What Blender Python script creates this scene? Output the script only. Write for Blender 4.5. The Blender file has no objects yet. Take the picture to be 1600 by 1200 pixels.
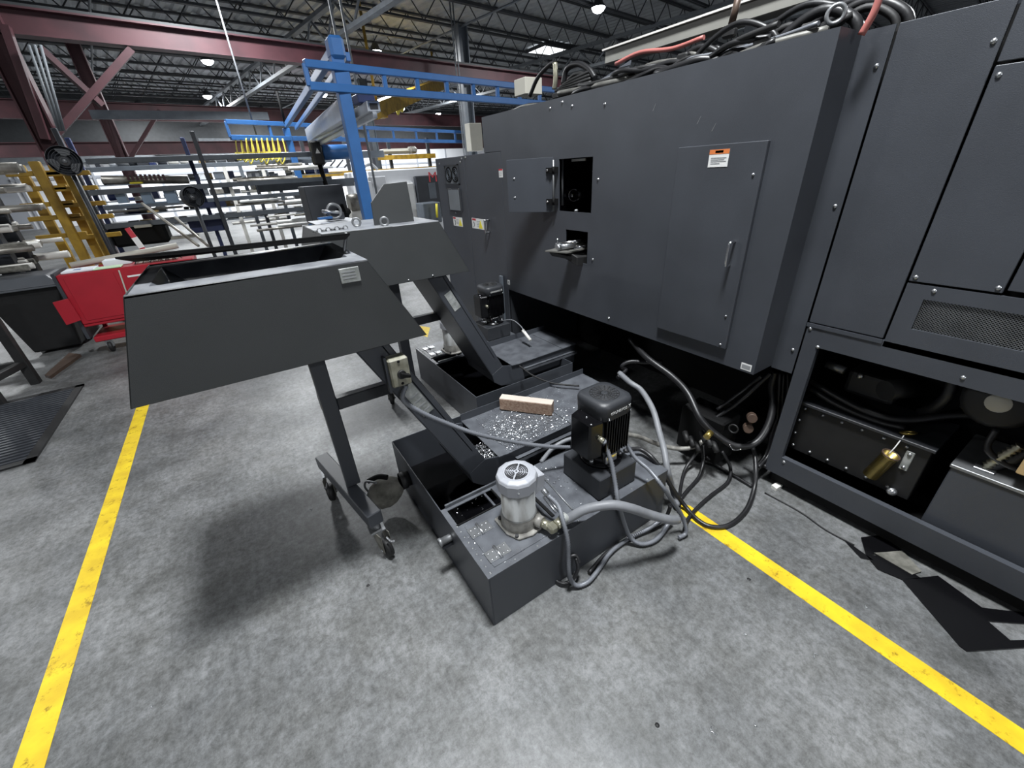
import bpy, bmesh, math, random
from mathutils import Vector, Matrix
random.seed(7)

# ------------------------------------------------------------------ camera
CAM_H = 1.65
FPX = 635.24
RW = ((0.832, -0.299, 0.467), (-0.552, -0.366, 0.749), (-0.053, -0.881, -0.469))
_dy = Vector((332 - 800, 290 - 600, FPX)).normalized()
_dz = -Vector((872 - 800, 1793 - 600, FPX)).normalized()
_dz = (_dz - _dy * _dz.dot(_dy)).normalized()
_dx = _dy.cross(_dz)
R3 = Matrix((_dx, _dy, _dz))          # camera (x right, y down, z forward) -> world
CAM = Vector((0, 0, CAM_H))
cd = bpy.data.cameras.new('camera'); cam = bpy.data.objects.new('camera', cd)
bpy.context.scene.collection.objects.link(cam)
cd.sensor_width = 36.0; cd.lens = FPX / 1600 * 36.0; cd.clip_start = 0.02; cd.clip_end = 200
right = R3 @ Vector((1, 0, 0)); up = R3 @ Vector((0, -1, 0)); back = R3 @ Vector((0, 0, -1))
cam.matrix_world = Matrix(((right.x, up.x, back.x, 0), (right.y, up.y, back.y, 0), (right.z, up.z, back.z, CAM_H), (0, 0, 0, 1)))
scn = bpy.context.scene
scn.camera = cam
# ------------------------------------------------------------------ world, exposure
scn.view_settings.view_transform = 'Standard'
scn.view_settings.look = 'None'
scn.view_settings.gamma = 1.0
scn.view_settings.use_curve_mapping = False
scn.view_settings.exposure = 0.0
w = bpy.data.worlds.new('hall_ambient'); scn.world = w; w.use_nodes = True
w.node_tree.nodes['Background'].inputs[0].default_value = (0.80, 0.86, 1.0, 1)
w.node_tree.nodes['Background'].inputs[1].default_value = AMBIENT = 0.24
LAMP_W = 560.0

# ------------------------------------------------------------------ helpers
COL = scn.collection
def ray(px, py):
    return R3 @ Vector((px - 800, py - 600, FPX))
def az(px, py, z=0.0):
    d = ray(px, py); return CAM + d * ((z - CAM_H) / d.z)
def ay(px, py, y):
    d = ray(px, py); return CAM + d * (y / d.y)
def ax(px, py, x):
    d = ray(px, py); return CAM + d * (x / d.x)

def lin(c):
    if isinstance(c, str):
        c = [int(c[i:i + 2], 16) for i in (0, 2, 4)]
    return tuple(((v / 255) / 12.92 if v / 255 <= 0.04045 else ((v / 255 + 0.055) / 1.055) ** 2.4) for v in c)

MATS = {}
def mat(name, color, rough=0.5, metal=0.0, var=0.12, vscale=6.0, bump=0.0, bscale=300.0, emit=0.0, spec=0.5, color2=None, alpha=1.0, stretch=None, mix=(0.35, 0.65)):
    if name in MATS: return MATS[name]
    m = bpy.data.materials.new(name); m.use_nodes = True
    nt = m.node_tree; b = nt.nodes['Principled BSDF']; L = nt.links.new
    c = lin(color); c2 = lin(color2) if color2 else tuple(v * (1 - var) for v in c)
    b.inputs['Roughness'].default_value = rough; b.inputs['Metallic'].default_value = metal
    b.inputs['Specular IOR Level'].default_value = spec
    tc = nt.nodes.new('ShaderNodeTexCoord'); src = tc.outputs['Object']
    if stretch:
        mp = nt.nodes.new('ShaderNodeMapping'); mp.inputs['Scale'].default_value = stretch
        L(src, mp.inputs['Vector']); src = mp.outputs['Vector']
    n = nt.nodes.new('ShaderNodeTexNoise'); n.inputs['Scale'].default_value = vscale; n.inputs['Detail'].default_value = 5
    L(src, n.inputs['Vector'])
    r = nt.nodes.new('ShaderNodeValToRGB'); r.color_ramp.elements[0].position = mix[0]; r.color_ramp.elements[1].position = mix[1]
    r.color_ramp.elements[0].color = (*c2, 1); r.color_ramp.elements[1].color = (*c, 1)
    L(n.outputs['Fac'], r.inputs['Fac']); L(r.outputs['Color'], b.inputs['Base Color'])
    if bump:
        n2 = nt.nodes.new('ShaderNodeTexNoise'); n2.inputs['Scale'].default_value = bscale; n2.inputs['Detail'].default_value = 2
        L(src, n2.inputs['Vector'])
        bp = nt.nodes.new('ShaderNodeBump'); bp.inputs['Strength'].default_value = bump; bp.inputs['Distance'].default_value = 0.002
        L(n2.outputs['Fac'], bp.inputs['Height']); L(bp.outputs['Normal'], b.inputs['Normal'])
    if emit:
        b.inputs['Emission Color'].default_value = (*c, 1); b.inputs['Emission Strength'].default_value = emit
    MATS[name] = m
    return m

def org(o):
    v = Vector((0, 0, 0))
    while o:
        v += o.location; o = o.parent
    return v

class MB:
    def __init__(s): s.v = []; s.f = []; s.sm = []
    def add(s, vs, fs, smooth=False):
        k = len(s.v); s.v += [Vector(p) for p in vs]; s.f += [tuple(i + k for i in f) for f in fs]; s.sm += [smooth] * len(fs)
        return s
    def box(s, a, b):
        x0, x1 = sorted((a[0], b[0])); y0, y1 = sorted((a[1], b[1])); z0, z1 = sorted((a[2], b[2]))
        return s.add([(x0, y0, z0), (x1, y0, z0), (x1, y1, z0), (x0, y1, z0), (x0, y0, z1), (x1, y0, z1), (x1, y1, z1), (x0, y1, z1)],
                     [(0, 3, 2, 1), (4, 5, 6, 7), (0, 1, 5, 4), (1, 2, 6, 5), (2, 3, 7, 6), (3, 0, 4, 7)])
    def bar(s, p, q, w, h, upv=(0, 0, 1)):
        p = Vector(p); q = Vector(q); d = (q - p).normalized(); u = Vector(upv)
        sx = d.cross(u)
        if sx.length < 1e-4: sx = d.cross(Vector((1, 0, 0)))
        sx.normalize(); sy = sx.cross(d).normalized(); a = sx * w / 2; c = sy * h / 2
        vs = [p - a - c, p + a - c, p + a + c, p - a + c, q - a - c, q + a - c, q + a + c, q - a + c]
        return s.add(vs, [(0, 3, 2, 1), (4, 5, 6, 7), (0, 1, 5, 4), (1, 2, 6, 5), (2, 3, 7, 6), (3, 0, 4, 7)][::1])
    def prism(s, poly, d):
        """polygon of 3-D points extruded by vector d"""
        n = len(poly); P = [Vector(p) for p in poly]; d = Vector(d); Q = [p + d for p in P]
        nrm = Vector((0, 0, 0))
        for i in range(n): nrm += P[i].cross(P[(i + 1) % n])
        fl = nrm.dot(d) > 0
        f = [tuple(range(n))[::-1] if fl else tuple(range(n)), tuple(range(n, 2 * n)) if fl else tuple(range(n, 2 * n))[::-1]]
        for i in range(n):
            j = (i + 1) % n; q = (i, j, j + n, i + n); f.append(q if fl else q[::-1])
        return s.add(P + Q, f)
    def cyl(s, p, q, r, n=16, r2=None, cap=True):
        p = Vector(p); q = Vector(q); r2 = r if r2 is None else r2
        d = (q - p).normalized(); u = Vector((0, 0, 1)) if abs(d.z) < 0.9 else Vector((1, 0, 0))
        a = d.cross(u).normalized(); b = d.cross(a)
        k = len(s.v); ring = [(math.cos(2 * math.pi * i / n), math.sin(2 * math.pi * i / n)) for i in range(n)]
        s.v += [p + (a * c + b * e) * r for c, e in ring] + [q + (a * c + b * e) * r2 for c, e in ring]
        for i in range(n):
            j = (i + 1) % n; s.f.append((k + i, k + i + n, k + j + n, k + j)); s.sm.append(True)
        if cap:
            s.f.append(tuple(k + i for i in range(n))); s.sm.append(False)
            s.f.append(tuple(k + n + i for i in range(n))[::-1]); s.sm.append(False)
        return s
    def lathe(s, c, prof, n=24, axis=(0, 0, 1), smooth=True):
        """prof list of (r, h) along axis from c"""
        c = Vector(c); d = Vector(axis).normalized(); u = Vector((0, 0, 1)) if abs(d.z) < 0.9 else Vector((1, 0, 0))
        a = d.cross(u).normalized(); b = d.cross(a); k = len(s.v)
        for r, h in prof:
            for i in range(n):
                t = 2 * math.pi * i / n; s.v.append(c + d * h + (a * math.cos(t) + b * math.sin(t)) * max(r, 1e-4))
        for m in range(len(prof) - 1):
            for i in range(n):
                j = (i + 1) % n; s.f.append((k + m * n + i, k + (m + 1) * n + i, k + (m + 1) * n + j, k + m * n + j)); s.sm.append(smooth)
        return s
    def tube(s, pts, r, n=8, sub=6, ripple=0.0, step=None):
        P = [Vector(p) for p in pts]
        if len(P) > 2 and sub > 1:
            E = [P[0] * 2 - P[1]] + P + [P[-1] * 2 - P[-2]]; Q = []
            for i in range(1, len(E) - 2):
                p0, p1, p2, p3 = E[i - 1:i + 3]
                for t in range(sub):
                    t /= sub
                    Q.append(0.5 * (2 * p1 + (p2 - p0) * t + (2 * p0 - 5 * p1 + 4 * p2 - p3) * t * t + (3 * p1 - p0 - 3 * p2 + p3) * t ** 3))
            Q.append(P[-1]); P = Q
        if step:
            Q = [P[0]]; acc = 0.0
            for i in range(1, len(P)):
                seg = P[i] - P[i - 1]; L = seg.length; pos = step - acc
                while pos <= L:
                    Q.append(P[i - 1] + seg * (pos / L)); pos += step
                acc = L - (pos - step)
            P = Q
        k = len(s.v); m = len(P); a = None
        for i, p in enumerate(P):
            d = (P[min(i + 1, m - 1)] - P[max(i - 1, 0)]).normalized()
            if a is None:
                u = Vector((0, 0, 1)) if abs(d.z) < 0.9 else Vector((1, 0, 0)); a = d.cross(u).normalized()
            else:
                a = (a - d * a.dot(d)).normalized()
            b = d.cross(a); rr = r * (1 + (ripple if i % 2 else -ripple))
            for j in range(n):
                t = 2 * math.pi * j / n; s.v.append(p + (a * math.cos(t) + b * math.sin(t)) * rr)
        for i in range(m - 1):
            for j in range(n):
                e = (j + 1) % n; s.f.append((k + i * n + j, k + i * n + e, k + (i + 1) * n + e, k + (i + 1) * n + j)); s.sm.append(True)
        s.f.append(tuple(k + j for j in range(n))[::-1]); s.sm.append(False)
        s.f.append(tuple(k + (m - 1) * n + j for j in range(n))); s.sm.append(False)
        return s
    def torus(s, c, R, r, axis=(0, 0, 1), n=24, m=8):
        c = Vector(c); d = Vector(axis).normalized(); u = Vector((0, 0, 1)) if abs(d.z) < 0.9 else Vector((1, 0, 0))
        a = d.cross(u).normalized(); b = d.cross(a); k = len(s.v)
        for i in range(n):
            t = 2 * math.pi * i / n; e = a * math.cos(t) + b * math.sin(t)
            for j in range(m):
                q = 2 * math.pi * j / m; s.v.append(c + e * (R + r * math.cos(q)) + d * r * math.sin(q))
        for i in range(n):
            for j in range(m):
                i2 = (i + 1) % n; j2 = (j + 1) % m
                s.f.append((k + i * m + j, k + i2 * m + j, k + i2 * m + j2, k + i * m + j2)); s.sm.append(True)
        return s
    def rot(s, ang, c=(0, 0, 0), axis='Z', start=0):
        M = Matrix.Rotation(ang, 3, axis); c = Vector(c)
        for i in range(start, len(s.v)): s.v[i] = M @ (s.v[i] - c) + c
        return s
    def move(s, d, start=0):
        d = Vector(d)
        for i in range(start, len(s.v)): s.v[i] = s.v[i] + d
        return s
    def build(s, name, m, parent=None, bevel=0.0, label=None, seg=1):
        me = bpy.data.meshes.new(name); o = bpy.data.objects.new(name, me); COL.objects.link(o)
        off = Vector((0, 0, 0))
        if parent: o.parent = parent; off = org(parent)
        me.from_pydata([tuple(v - off) for v in s.v], [], s.f)
        for p, q in zip(me.polygons, s.sm): p.use_smooth = q
        me.materials.append(MATS[m] if isinstance(m, str) else m)
        bm = bmesh.new(); bm.from_mesh(me); bmesh.ops.recalc_face_normals(bm, faces=bm.faces); bm.to_mesh(me); bm.free()
        if bevel:
            md = o.modifiers.new('bevel', 'BEVEL'); md.width = bevel; md.segments = seg; md.limit_method = 'ANGLE'; md.angle_limit = math.radians(40)
        if label: o['label'] = label
        return o

def tag(o, label, cat, group=None):
    o['label'] = label; o['category'] = cat
    if group: o['group'] = group
    return o
def thing(name, label, cat, loc=(0, 0, 0), group=None):
    o = bpy.data.objects.new(name, None); COL.objects.link(o); o.location = loc; o.empty_display_size = 0.1
    return tag(o, label, cat, group)
def struct(o):
    o['kind'] = 'structure'; return o
def copy_tree(o, parent=None):
    c = o.copy(); COL.objects.link(c); c.parent = parent
    for ch in o.children: copy_tree(ch, c)
    return c
def text_mesh(name, txt, size, m, parent, M, extrude=0.0005, label=None):
    """flat lettering; M is a world matrix whose x is the writing direction and y is up"""
    cu = bpy.data.curves.new('t', 'FONT'); cu.body = txt; cu.size = size; cu.extrude = extrude; cu.align_x = 'CENTER'; cu.align_y = 'CENTER'; cu.resolution_u = 2
    to = bpy.data.objects.new('t', cu); COL.objects.link(to)
    dg = bpy.context.evaluated_depsgraph_get()
    me = bpy.data.meshes.new_from_object(to.evaluated_get(dg)); bpy.data.objects.remove(to)
    me.name = name
    off = org(parent) if parent else Vector((0, 0, 0))
    me.transform(Matrix.Translation(-off) @ M)
    o = bpy.data.objects.new(name, me); COL.objects.link(o); o.parent = parent
    me.materials.clear(); me.materials.append(MATS[m])
    if label: o['label'] = label
    return o
def frame_on(p, xdir, ydir):
    x = Vector(xdir).normalized(); y = Vector(ydir); y = (y - x * y.dot(x)).normalized(); z = x.cross(y)
    return Matrix(((x.x, y.x, z.x, p[0]), (x.y, y.y, z.y, p[1]), (x.z, y.z, z.z, p[2]), (0, 0, 0, 1)))

# ------------------------------------------------------------------ materials
mat('paint', '3f4248', 0.42, var=0.18, vscale=3.0, bump=0.25, bscale=420)
mat('paint_dark', '2f3135', 0.45, var=0.2, vscale=4.0, bump=0.25, bscale=420)
mat('paint_hood', '393b3c', 0.5, var=0.2, vscale=3.0, bump=0.25, bscale=420)
mat('paint_worn_sheen', '5a5d62', 0.34, color2='484a4f', vscale=14, bump=0.2)  # worn paint, base colour also lightened to include grazing sheen
mat('paint_top_sheen', '85878a', 0.36, color2='63656a', vscale=11)  # hood paint made paler, grazing sheen of the tops put into the colour
mat('bin_lid', '54575c', 0.45, var=0.1)
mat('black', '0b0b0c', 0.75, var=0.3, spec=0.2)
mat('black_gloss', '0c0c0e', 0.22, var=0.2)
mat('rubber', '161617', 0.6, var=0.3, vscale=20)
mat('hose_black', '1c1c1e', 0.42, var=0.2)
mat('hose_grey', '77797d', 0.5, var=0.15, vscale=20)
mat('conduit', '74777d', 0.4, metal=0.2, var=0.15)
mat('steel', 'b9bbbe', 0.3, metal=0.9, var=0.15, vscale=18)
mat('steel_dull', '8c8e90', 0.45, metal=0.7, var=0.25, vscale=14)
mat('chrome', 'd8d8da', 0.15, metal=1.0, var=0.05)
mat('motor_grey', '8a8c8c', 0.5, color2='504e49', vscale=16, stretch=(1, 1, 0.25), mix=(0.3, 0.55))
mat('motor_white', '9ea0a6', 0.5, var=0.08)
mat('casting', '9a9892', 0.5, metal=0.3, color2='6c6a66', vscale=22)
mat('brass', 'b8a25c', 0.32, metal=0.9, var=0.25, vscale=20)
mat('fitting', 'b9b6a2', 0.3, metal=0.8, var=0.3, vscale=30)
mat('plate_silver', 'a4a6a4', 0.5, metal=0.0, color2='7c7f7c', vscale=30)
mat('sticker_white', 'dcdcda', 0.5, var=0.05)
mat('sticker_red', 'b4303c', 0.5, var=0.05)
mat('sticker_orange', 'd2763e', 0.5, var=0.05)
mat('sticker_yellow', 'e2d43c', 0.5, var=0.05)
mat('ink', '2c2c2e', 0.6, var=0.05)
mat('print_grey', '8e9092', 0.6, var=0.05)
mat('wood', 'a58e7c', 0.7, color2='866a58', vscale=7, stretch=(3, 14, 14), bump=0.2, bscale=80)
mat('wood_light', 'bfb4a9', 0.75, var=0.12, vscale=9)
mat('dust', '7a7871', 0.9, color2='4e4d47', vscale=18)
mat('blue_paint', '30629c', 0.42, var=0.12)
mat('blue_dark', '22305c', 0.5, var=0.2)
mat('red_beam', '4c2a30', 0.6, color2='3c2127', vscale=2)
mat('red_cart', '9e1c2a', 0.4, var=0.1)
mat('yellow_rack', 'a8872a', 0.5, color2='80641c', vscale=5)
mat('yellow_hose', 'e3d25a', 0.45, var=0.1)
mat('alu', 'c3c8cf', 0.35, metal=0.6, var=0.1)
mat('white_wall', 'eef0f4', 0.8, var=0.04, vscale=1)
mat('grey_wall', 'a9adb5', 0.8, var=0.08, vscale=1)
mat('white_paint', 'e2e4e8', 0.4, var=0.04)
mat('cream', 'b2afa4', 0.55, var=0.06)
mat('rack_grey', '5f666e', 0.5, var=0.2)
mat('rack_dark', '2c3038', 0.5, var=0.2)
mat('deck', 'a2a6aa', 0.7, var=0.2, vscale=3)
mat('joist', '393c3f', 0.6, var=0.2)
mat('joist_light', '70757a', 0.6, var=0.2)
mat('dark_cab', '33363c', 0.5, var=0.15)
mat('pale_blue', '8fa6bf', 0.5, var=0.15)
mat('bar_steel', 'a6a39c', 0.42, metal=0.5, color2='6e6a63', vscale=6)
mat('bar_white', 'd8d6d0', 0.5, var=0.1)
mat('cardboard', 'b59a6c', 0.8, var=0.15)
mat('paper', 'd9dde2', 0.8, var=0.06)
mat('paper_green', 'b9d3b0', 0.8, var=0.06)
mat('plywood', 'b08a4e', 0.7, var=0.25, vscale=5)
mat('lens', 'f4f8ff', 0.4, emit=30.0, var=0.0)
mat('skylight', 'eef2f4', 0.6, emit=2.2, var=0.0)
mat('pink_hose', 'a8645e', 0.5, var=0.1)
mat('box_dirty', '8f8d80', 0.6, color2='6a6858', vscale=22)
mat('duct_grey', '85847e', 0.55, var=0.1)
mat('tarnish', '6b6a66', 0.5, metal=0.4, var=0.3, vscale=20)
mat('oil_water', '08080a', 0.08, var=0.0)
mat('copper', '54443a', 0.5, metal=0.3, var=0.3)
mat('chips', 'cfd2d6', 0.28, metal=0.85, var=0.2)
mat('red_text', 'd84850', 0.5, var=0.0)

def concrete():
    m = bpy.data.materials.new('concrete'); m.use_nodes = True; nt = m.node_tree; L = nt.links.new; b = nt.nodes['Principled BSDF']
    tc = nt.nodes.new('ShaderNodeTexCoord')
    def noise(scale, det, rough=0.6, dist=0.0):
        n = nt.nodes.new('ShaderNodeTexNoise'); n.inputs['Scale'].default_value = scale; n.inputs['Detail'].default_value = det
        n.inputs['Roughness'].default_value = rough; n.inputs['Distortion'].default_value = dist; L(tc.outputs['Object'], n.inputs['Vector']); return n
    def ramp(src, e):
        r = nt.nodes.new('ShaderNodeValToRGB'); r.color_ramp.elements[0].position = e[0][0]; r.color_ramp.elements[1].position = e[-1][0]
        r.color_ramp.elements[0].color = (*lin(e[0][1]), 1); r.color_ramp.elements[1].color = (*lin(e[-1][1]), 1)
        L(src, r.inputs['Fac']); return r
    a = ramp(noise(1.3, 7, 0.62, 0.15).outputs['Fac'], [(0.32, '5f6163'), (0.66, '898a8b')])
    c = ramp(noise(30, 8, 0.85, 0.1).outputs['Fac'], [(0.38, 'b4b4b1'), (0.60, 'ffffff')])
    d = ramp(noise(4.5, 6, 0.7, 0.3).outputs['Fac'], [(0.36, 'cdccc8'), (0.6, 'ffffff')])
    mx = nt.nodes.new('ShaderNodeMix'); mx.data_type = 'RGBA'; mx.blend_type = 'MULTIPLY'; mx.inputs['Factor'].default_value = 1
    L(a.outputs['Color'], mx.inputs['A']); L(c.outputs['Color'], mx.inputs['B'])
    m2 = nt.nodes.new('ShaderNodeMix'); m2.data_type = 'RGBA'; m2.blend_type = 'MULTIPLY'; m2.inputs['Factor'].default_value = 0.8
    L(mx.outputs['Result'], m2.inputs['A']); L(d.outputs['Color'], m2.inputs['B'])
    mp = nt.nodes.new('ShaderNodeMapping'); mp.inputs['Scale'].default_value = (34, 7, 1); mp.inputs['Rotation'].default_value = (0, 0, 0.5)
    L(tc.outputs['Object'], mp.inputs['Vector']); ns = noise(1.0, 6, 0.7); L(mp.outputs['Vector'], ns.inputs['Vector'])
    e = ramp(ns.outputs['Fac'], [(0.34, 'b8b8b6'), (0.56, 'ffffff')])
    m3 = nt.nodes.new('ShaderNodeMix'); m3.data_type = 'RGBA'; m3.blend_type = 'MULTIPLY'; m3.inputs['Factor'].default_value = 0.4
    L(m2.outputs['Result'], m3.inputs['A']); L(e.outputs['Color'], m3.inputs['B'])
    L(m3.outputs['Result'], b.inputs['Base Color']); b.inputs['Specular IOR Level'].default_value = 0.4
    rr = nt.nodes.new('ShaderNodeMapRange'); rr.inputs['To Min'].default_value = 0.36; rr.inputs['To Max'].default_value = 0.54
    L(noise(3, 5).outputs['Fac'], rr.inputs['Value']); L(rr.outputs['Result'], b.inputs['Roughness'])
    bp = nt.nodes.new('ShaderNodeBump'); bp.inputs['Strength'].default_value = 0.15; bp.inputs['Distance'].default_value = 0.003
    L(noise(40, 5).outputs['Fac'], bp.inputs['Height']); L(bp.outputs['Normal'], b.inputs['Normal'])
    MATS['concrete'] = m
concrete()
def tape_mat():
    m = mat('tape', 'd8bc1e', 0.5, color2='c2a21a', vscale=9)
    nt = m.node_tree; L = nt.links.new; b = nt.nodes['Principled BSDF']
    src = b.inputs['Base Color'].links[0].from_socket
    tc = nt.nodes.new('ShaderNodeTexCoord'); n = nt.nodes.new('ShaderNodeTexNoise'); n.inputs['Scale'].default_value = 16; n.inputs['Detail'].default_value = 10
    n.inputs['Roughness'].default_value = 0.8; L(tc.outputs['Object'], n.inputs['Vector'])
    r = nt.nodes.new('ShaderNodeValToRGB'); r.color_ramp.elements[0].position = 0.37; r.color_ramp.elements[1].position = 0.45
    r.color_ramp.elements[0].color = (*lin('8a7a2a'), 1); r.color_ramp.elements[1].color = (1, 1, 1, 1); L(n.outputs['Fac'], r.inputs['Fac'])
    mx = nt.nodes.new('ShaderNodeMix'); mx.data_type = 'RGBA'; mx.blend_type = 'MULTIPLY'; mx.inputs['Factor'].default_value = 0.8
    L(src, mx.inputs['A']); L(r.outputs['Color'], mx.inputs['B']); L(mx.outputs['Result'], b.inputs['Base Color'])
tape_mat()

# ------------------------------------------------------------------ building frame (turned 9 degrees to the machine)
BA = math.radians(9.2); BC, BS = math.cos(BA), math.sin(BA)
def B(u, v, z): return Vector((u * BC - v * BS, u * BS + v * BC, z))
def Binv(p): return (p.x * BC + p.y * BS, -p.x * BS + p.y * BC)
def bmb(mb):
    mb.v = [B(p.x, p.y, p.z) for p in mb.v]; return mb

ROOF = 6.6
struct(MB().box((-30, -12, -0.2), (40, 60, 0)).build('floor', 'concrete'))['label'] = 'grey mottled concrete shop floor'
# ceiling: corrugated roof deck with open-web joists
mb = MB(); U0, U1, V0, V1 = -20.0, 34.0, -8.0, 40.0
n = 150; du = (U1 - U0) / n
for i in range(n):
    a = U0 + i * du
    zs = [(a, 0), (a + du * .35, 0), (a + du * .5, .05), (a + du * .85, .05), (a + du, 0)]
    k = len(mb.v)
    for (x, dz) in zs: mb.v += [B(x, V0, ROOF + dz), B(x, V1, ROOF + dz)]
    for j in range(4):
        mb.f.append((k + 2 * j, k + 2 * j + 1, k + 2 * j + 3, k + 2 * j + 2)); mb.sm.append(False)
ceil = struct(mb.build('ceiling', 'deck')); ceil['label'] = 'corrugated steel roof deck'
struct(bmb(MB().box((U0, V0, ROOF + .06), (U1, V1, ROOF + .2))).build('roof_slab', 'deck', ceil))
def joist_mesh():
    m = MB(); L0, L1 = U0, U1; zt, zb = ROOF - .05, ROOF - .75
    for dy in (-.04, .04):
        m.box((L0, dy - .025, zt - .03), (L1, dy + .025, zt + .03)); m.box((L0, dy - .025, zb - .03), (L1, dy + .025, zb + .03))
    st = 1.2; x = L0
    while x < L1 - .1:
        m.cyl((x, 0, zt), (x + st / 2, 0, zb), .018, 5, cap=False); m.cyl((x + st / 2, 0, zb), (x + st, 0, zt), .018, 5, cap=False); x += st
    return m
jm = joist_mesh(); j0 = None
v = 0.6
k = 0
while v < 39:
    if j0 is None:
        j0 = jm.build('joist', 'joist', ceil); me = j0.data
        o = j0
    else:
        o = bpy.data.objects.new('joist', me); COL.objects.link(o); o.parent = ceil
    o.location = B(0, v, 0); o.rotation_euler.z = BA
    v += 1.9; k += 1
# girders across the joists
for u in (-9.0, 6.4, 16.5):
    m = MB(); zt, zb = ROOF - .8, ROOF - 1.5
    m.box((u - .09, V0, zt - .05), (u + .09, V1, zt + .05)); m.box((u - .09, V0, zb - .05), (u + .09, V1, zb + .05))
    y = V0
    while y < V1 - .1:
        m.cyl((u, y, zt), (u, y + .9, zb), .035, 5, cap=False); m.cyl((u, y + .9, zb), (u, y + 1.8, zt), .035, 5, cap=False); y += 1.8
    bmb(m).build('girder', 'joist_light', ceil)
# bridging lines and sprinkler pipes
for u in (-4.5, 1.5, 10.5, 20.0):
    bmb(MB().cyl((u, V0, ROOF - .85), (u, V1, ROOF - .85), .03, 6)).build('sprinkler_pipe', 'joist_light', ceil)
# walls
wv = 36.0
wf = struct(bmb(MB().box((-3.2, wv, 0), (U1, wv + .2, 4.2))).build('wall_far', 'white_wall')); wf['label'] = 'white far wall of the hall'
struct(bmb(MB().box((U0, wv, 4.2), (U1, wv + .2, ROOF))).build('wall_far_upper', 'joist'))['label'] = 'dark upper band of the far wall'
wl = struct(bmb(MB().box((U0, wv, 0), (-3.2, wv + .2, 4.2))).build('wall_far_left', 'grey_wall')); wl['label'] = 'grey panelled left part of the far wall'
for i in range(12):
    u = -3.0 + i * 3.1
    bmb(MB().box((u, wv - .06, 0), (u + .12, wv, 4.2))).build('wall_rib', 'grey_wall', wf)
bmb(MB().box((-3.2, wv - .05, 2.4), (U1, wv, 2.52))).build('wall_girt', 'grey_wall', wf)
bmb(MB().box((U0, wv - .35, 3.2), (8, wv, 3.75))).build('air_duct', 'joist_light', wl)
wlf = struct(bmb(MB().box((U0 - .2, V0, 0), (U0, wv, ROOF))).build('wall_left', 'grey_wall')); wlf['label'] = 'grey side wall far to the left'

# ---------------------------------------------------------------- lamps
def high_bay(p, label, power=LAMP_W, size=0.8):
    r = thing('high_bay_lamp', label, 'lamp', p, 'high bay lamps under the roof')
    x, y, z = p
    MB().lathe((x, y, z), [(.0, .22), (.10, .22), (.14, .10), (.21, .03), (.22, .0), (.20, 0)], 20).build('housing', 'joist', r)
    MB().lathe((x, y, z), [(.0, -.13), (.08, -.12), (.15, -.08), (.19, -.02), (.2, .004)], 20).build('lens', 'lens', r)
    MB().cyl((x, y, z + .2), (x, y, ROOF - .02), .008, 6).build('hanger', 'joist', r)
    ld = bpy.data.lights.new('lamp_light', 'AREA'); ld.shape = 'DISK'; ld.size = size; ld.energy = power; ld.color = (0.95, 0.98, 1.0)
    lo = bpy.data.objects.new('lamp_light', ld); COL.objects.link(lo); lo.parent = r; lo.location = (0, 0, -.15)
    return r
Z = 5.7
def lz(px, py): p = az(px, py, Z); return (p.x, p.y, Z)
high_bay(lz(324, 95), 'round lamp just under the red crane beam, upper of the left pair')
high_bay(lz(324, 150), 'round lamp farthest down the hall on the left, lower of the pair')
high_bay(lz(935, 12), 'very bright round lamp above the machine top hoses')
high_bay(lz(695, 133), 'round lamp seen through the blue truss')
high_bay(lz(628, 170), 'far round lamp below the blue truss')
high_bay((0.75, 0.8, Z), 'round lamp straight above the front chip conveyor')
high_bay((1.0, 11.7, Z), 'round lamp over the blue gantry')
high_bay((-11.0, 3.0, Z), 'round lamp over the floor to the left')
high_bay((-8.6, 11.7, Z), 'round lamp over the racks to the left')
high_bay((-8.6, 22, Z), 'round lamp over the far left wall')
high_bay((11, 1.0, Z), 'round lamp behind the tall right cabinet')
high_bay((0.75, -9.0, Z), 'round lamp behind the viewer')
high_bay((6.5, 28, Z), 'round lamp in front of the white far wall')
high_bay((-2.0, 33, Z), 'added round lamp brightening the far wall, left one')  # row of lamps added along the far wall to brighten it
high_bay((4.0, 34, Z), 'added round lamp brightening the far wall, middle one')
high_bay((10.0, 35, Z), 'added round lamp brightening the far wall, right one')
high_bay((16.5, 35, Z), 'added round lamp brightening the far wall, beyond the grey column')
high_bay((6.5, 18.5, Z), 'round lamp over the pallet rack')
p = az(858, 78, ROOF - .15)
sk = thing('ceiling_panel_light', 'square glowing roof panel above the machine hoses', 'lamp', p)
MB().box((p.x - .75, p.y - .75, p.z), (p.x + .75, p.y + .75, p.z + .06)).build('diffuser', 'skylight', sk)
for a, b_ in (((-.8, -.8), (.8, -.75)), ((-.8, .75), (.8, .8)), ((-.8, -.75), (-.75, .75)), ((.75, -.75), (.8, .75))):
    MB().box((p.x + a[0], p.y + a[1], p.z - .03), (p.x + b_[0], p.y + b_[1], p.z + .1)).build('frame_bar', 'joist', sk)
# ================================================================== floor markings
tag(MB().box((-1.117, -2, 0), (-1.027, 10.5, .0012)).build('floor_tape', 'tape'), 'yellow floor tape running out from under the front conveyor hood', 'floor tape', 'yellow floor tape')
tag(MB().prism([(1.525, -2, 0), (1.617, -2, 0), (1.617, .865, 0), (1.60, .905, 0), (1.532, .90, 0)], (0, 0, .0012)).build('floor_tape', 'tape'), 'yellow floor tape in front of the right machine cabinet', 'floor tape', 'yellow floor tape')
tag(MB().prism([az(650, 508), az(672, 512), az(668, 527), az(650, 520)], (0, 0, .0012)).build('floor_tape', 'tape'), 'short bit of yellow tape seen behind the front hood corner', 'floor tape', 'yellow floor tape')

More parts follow.
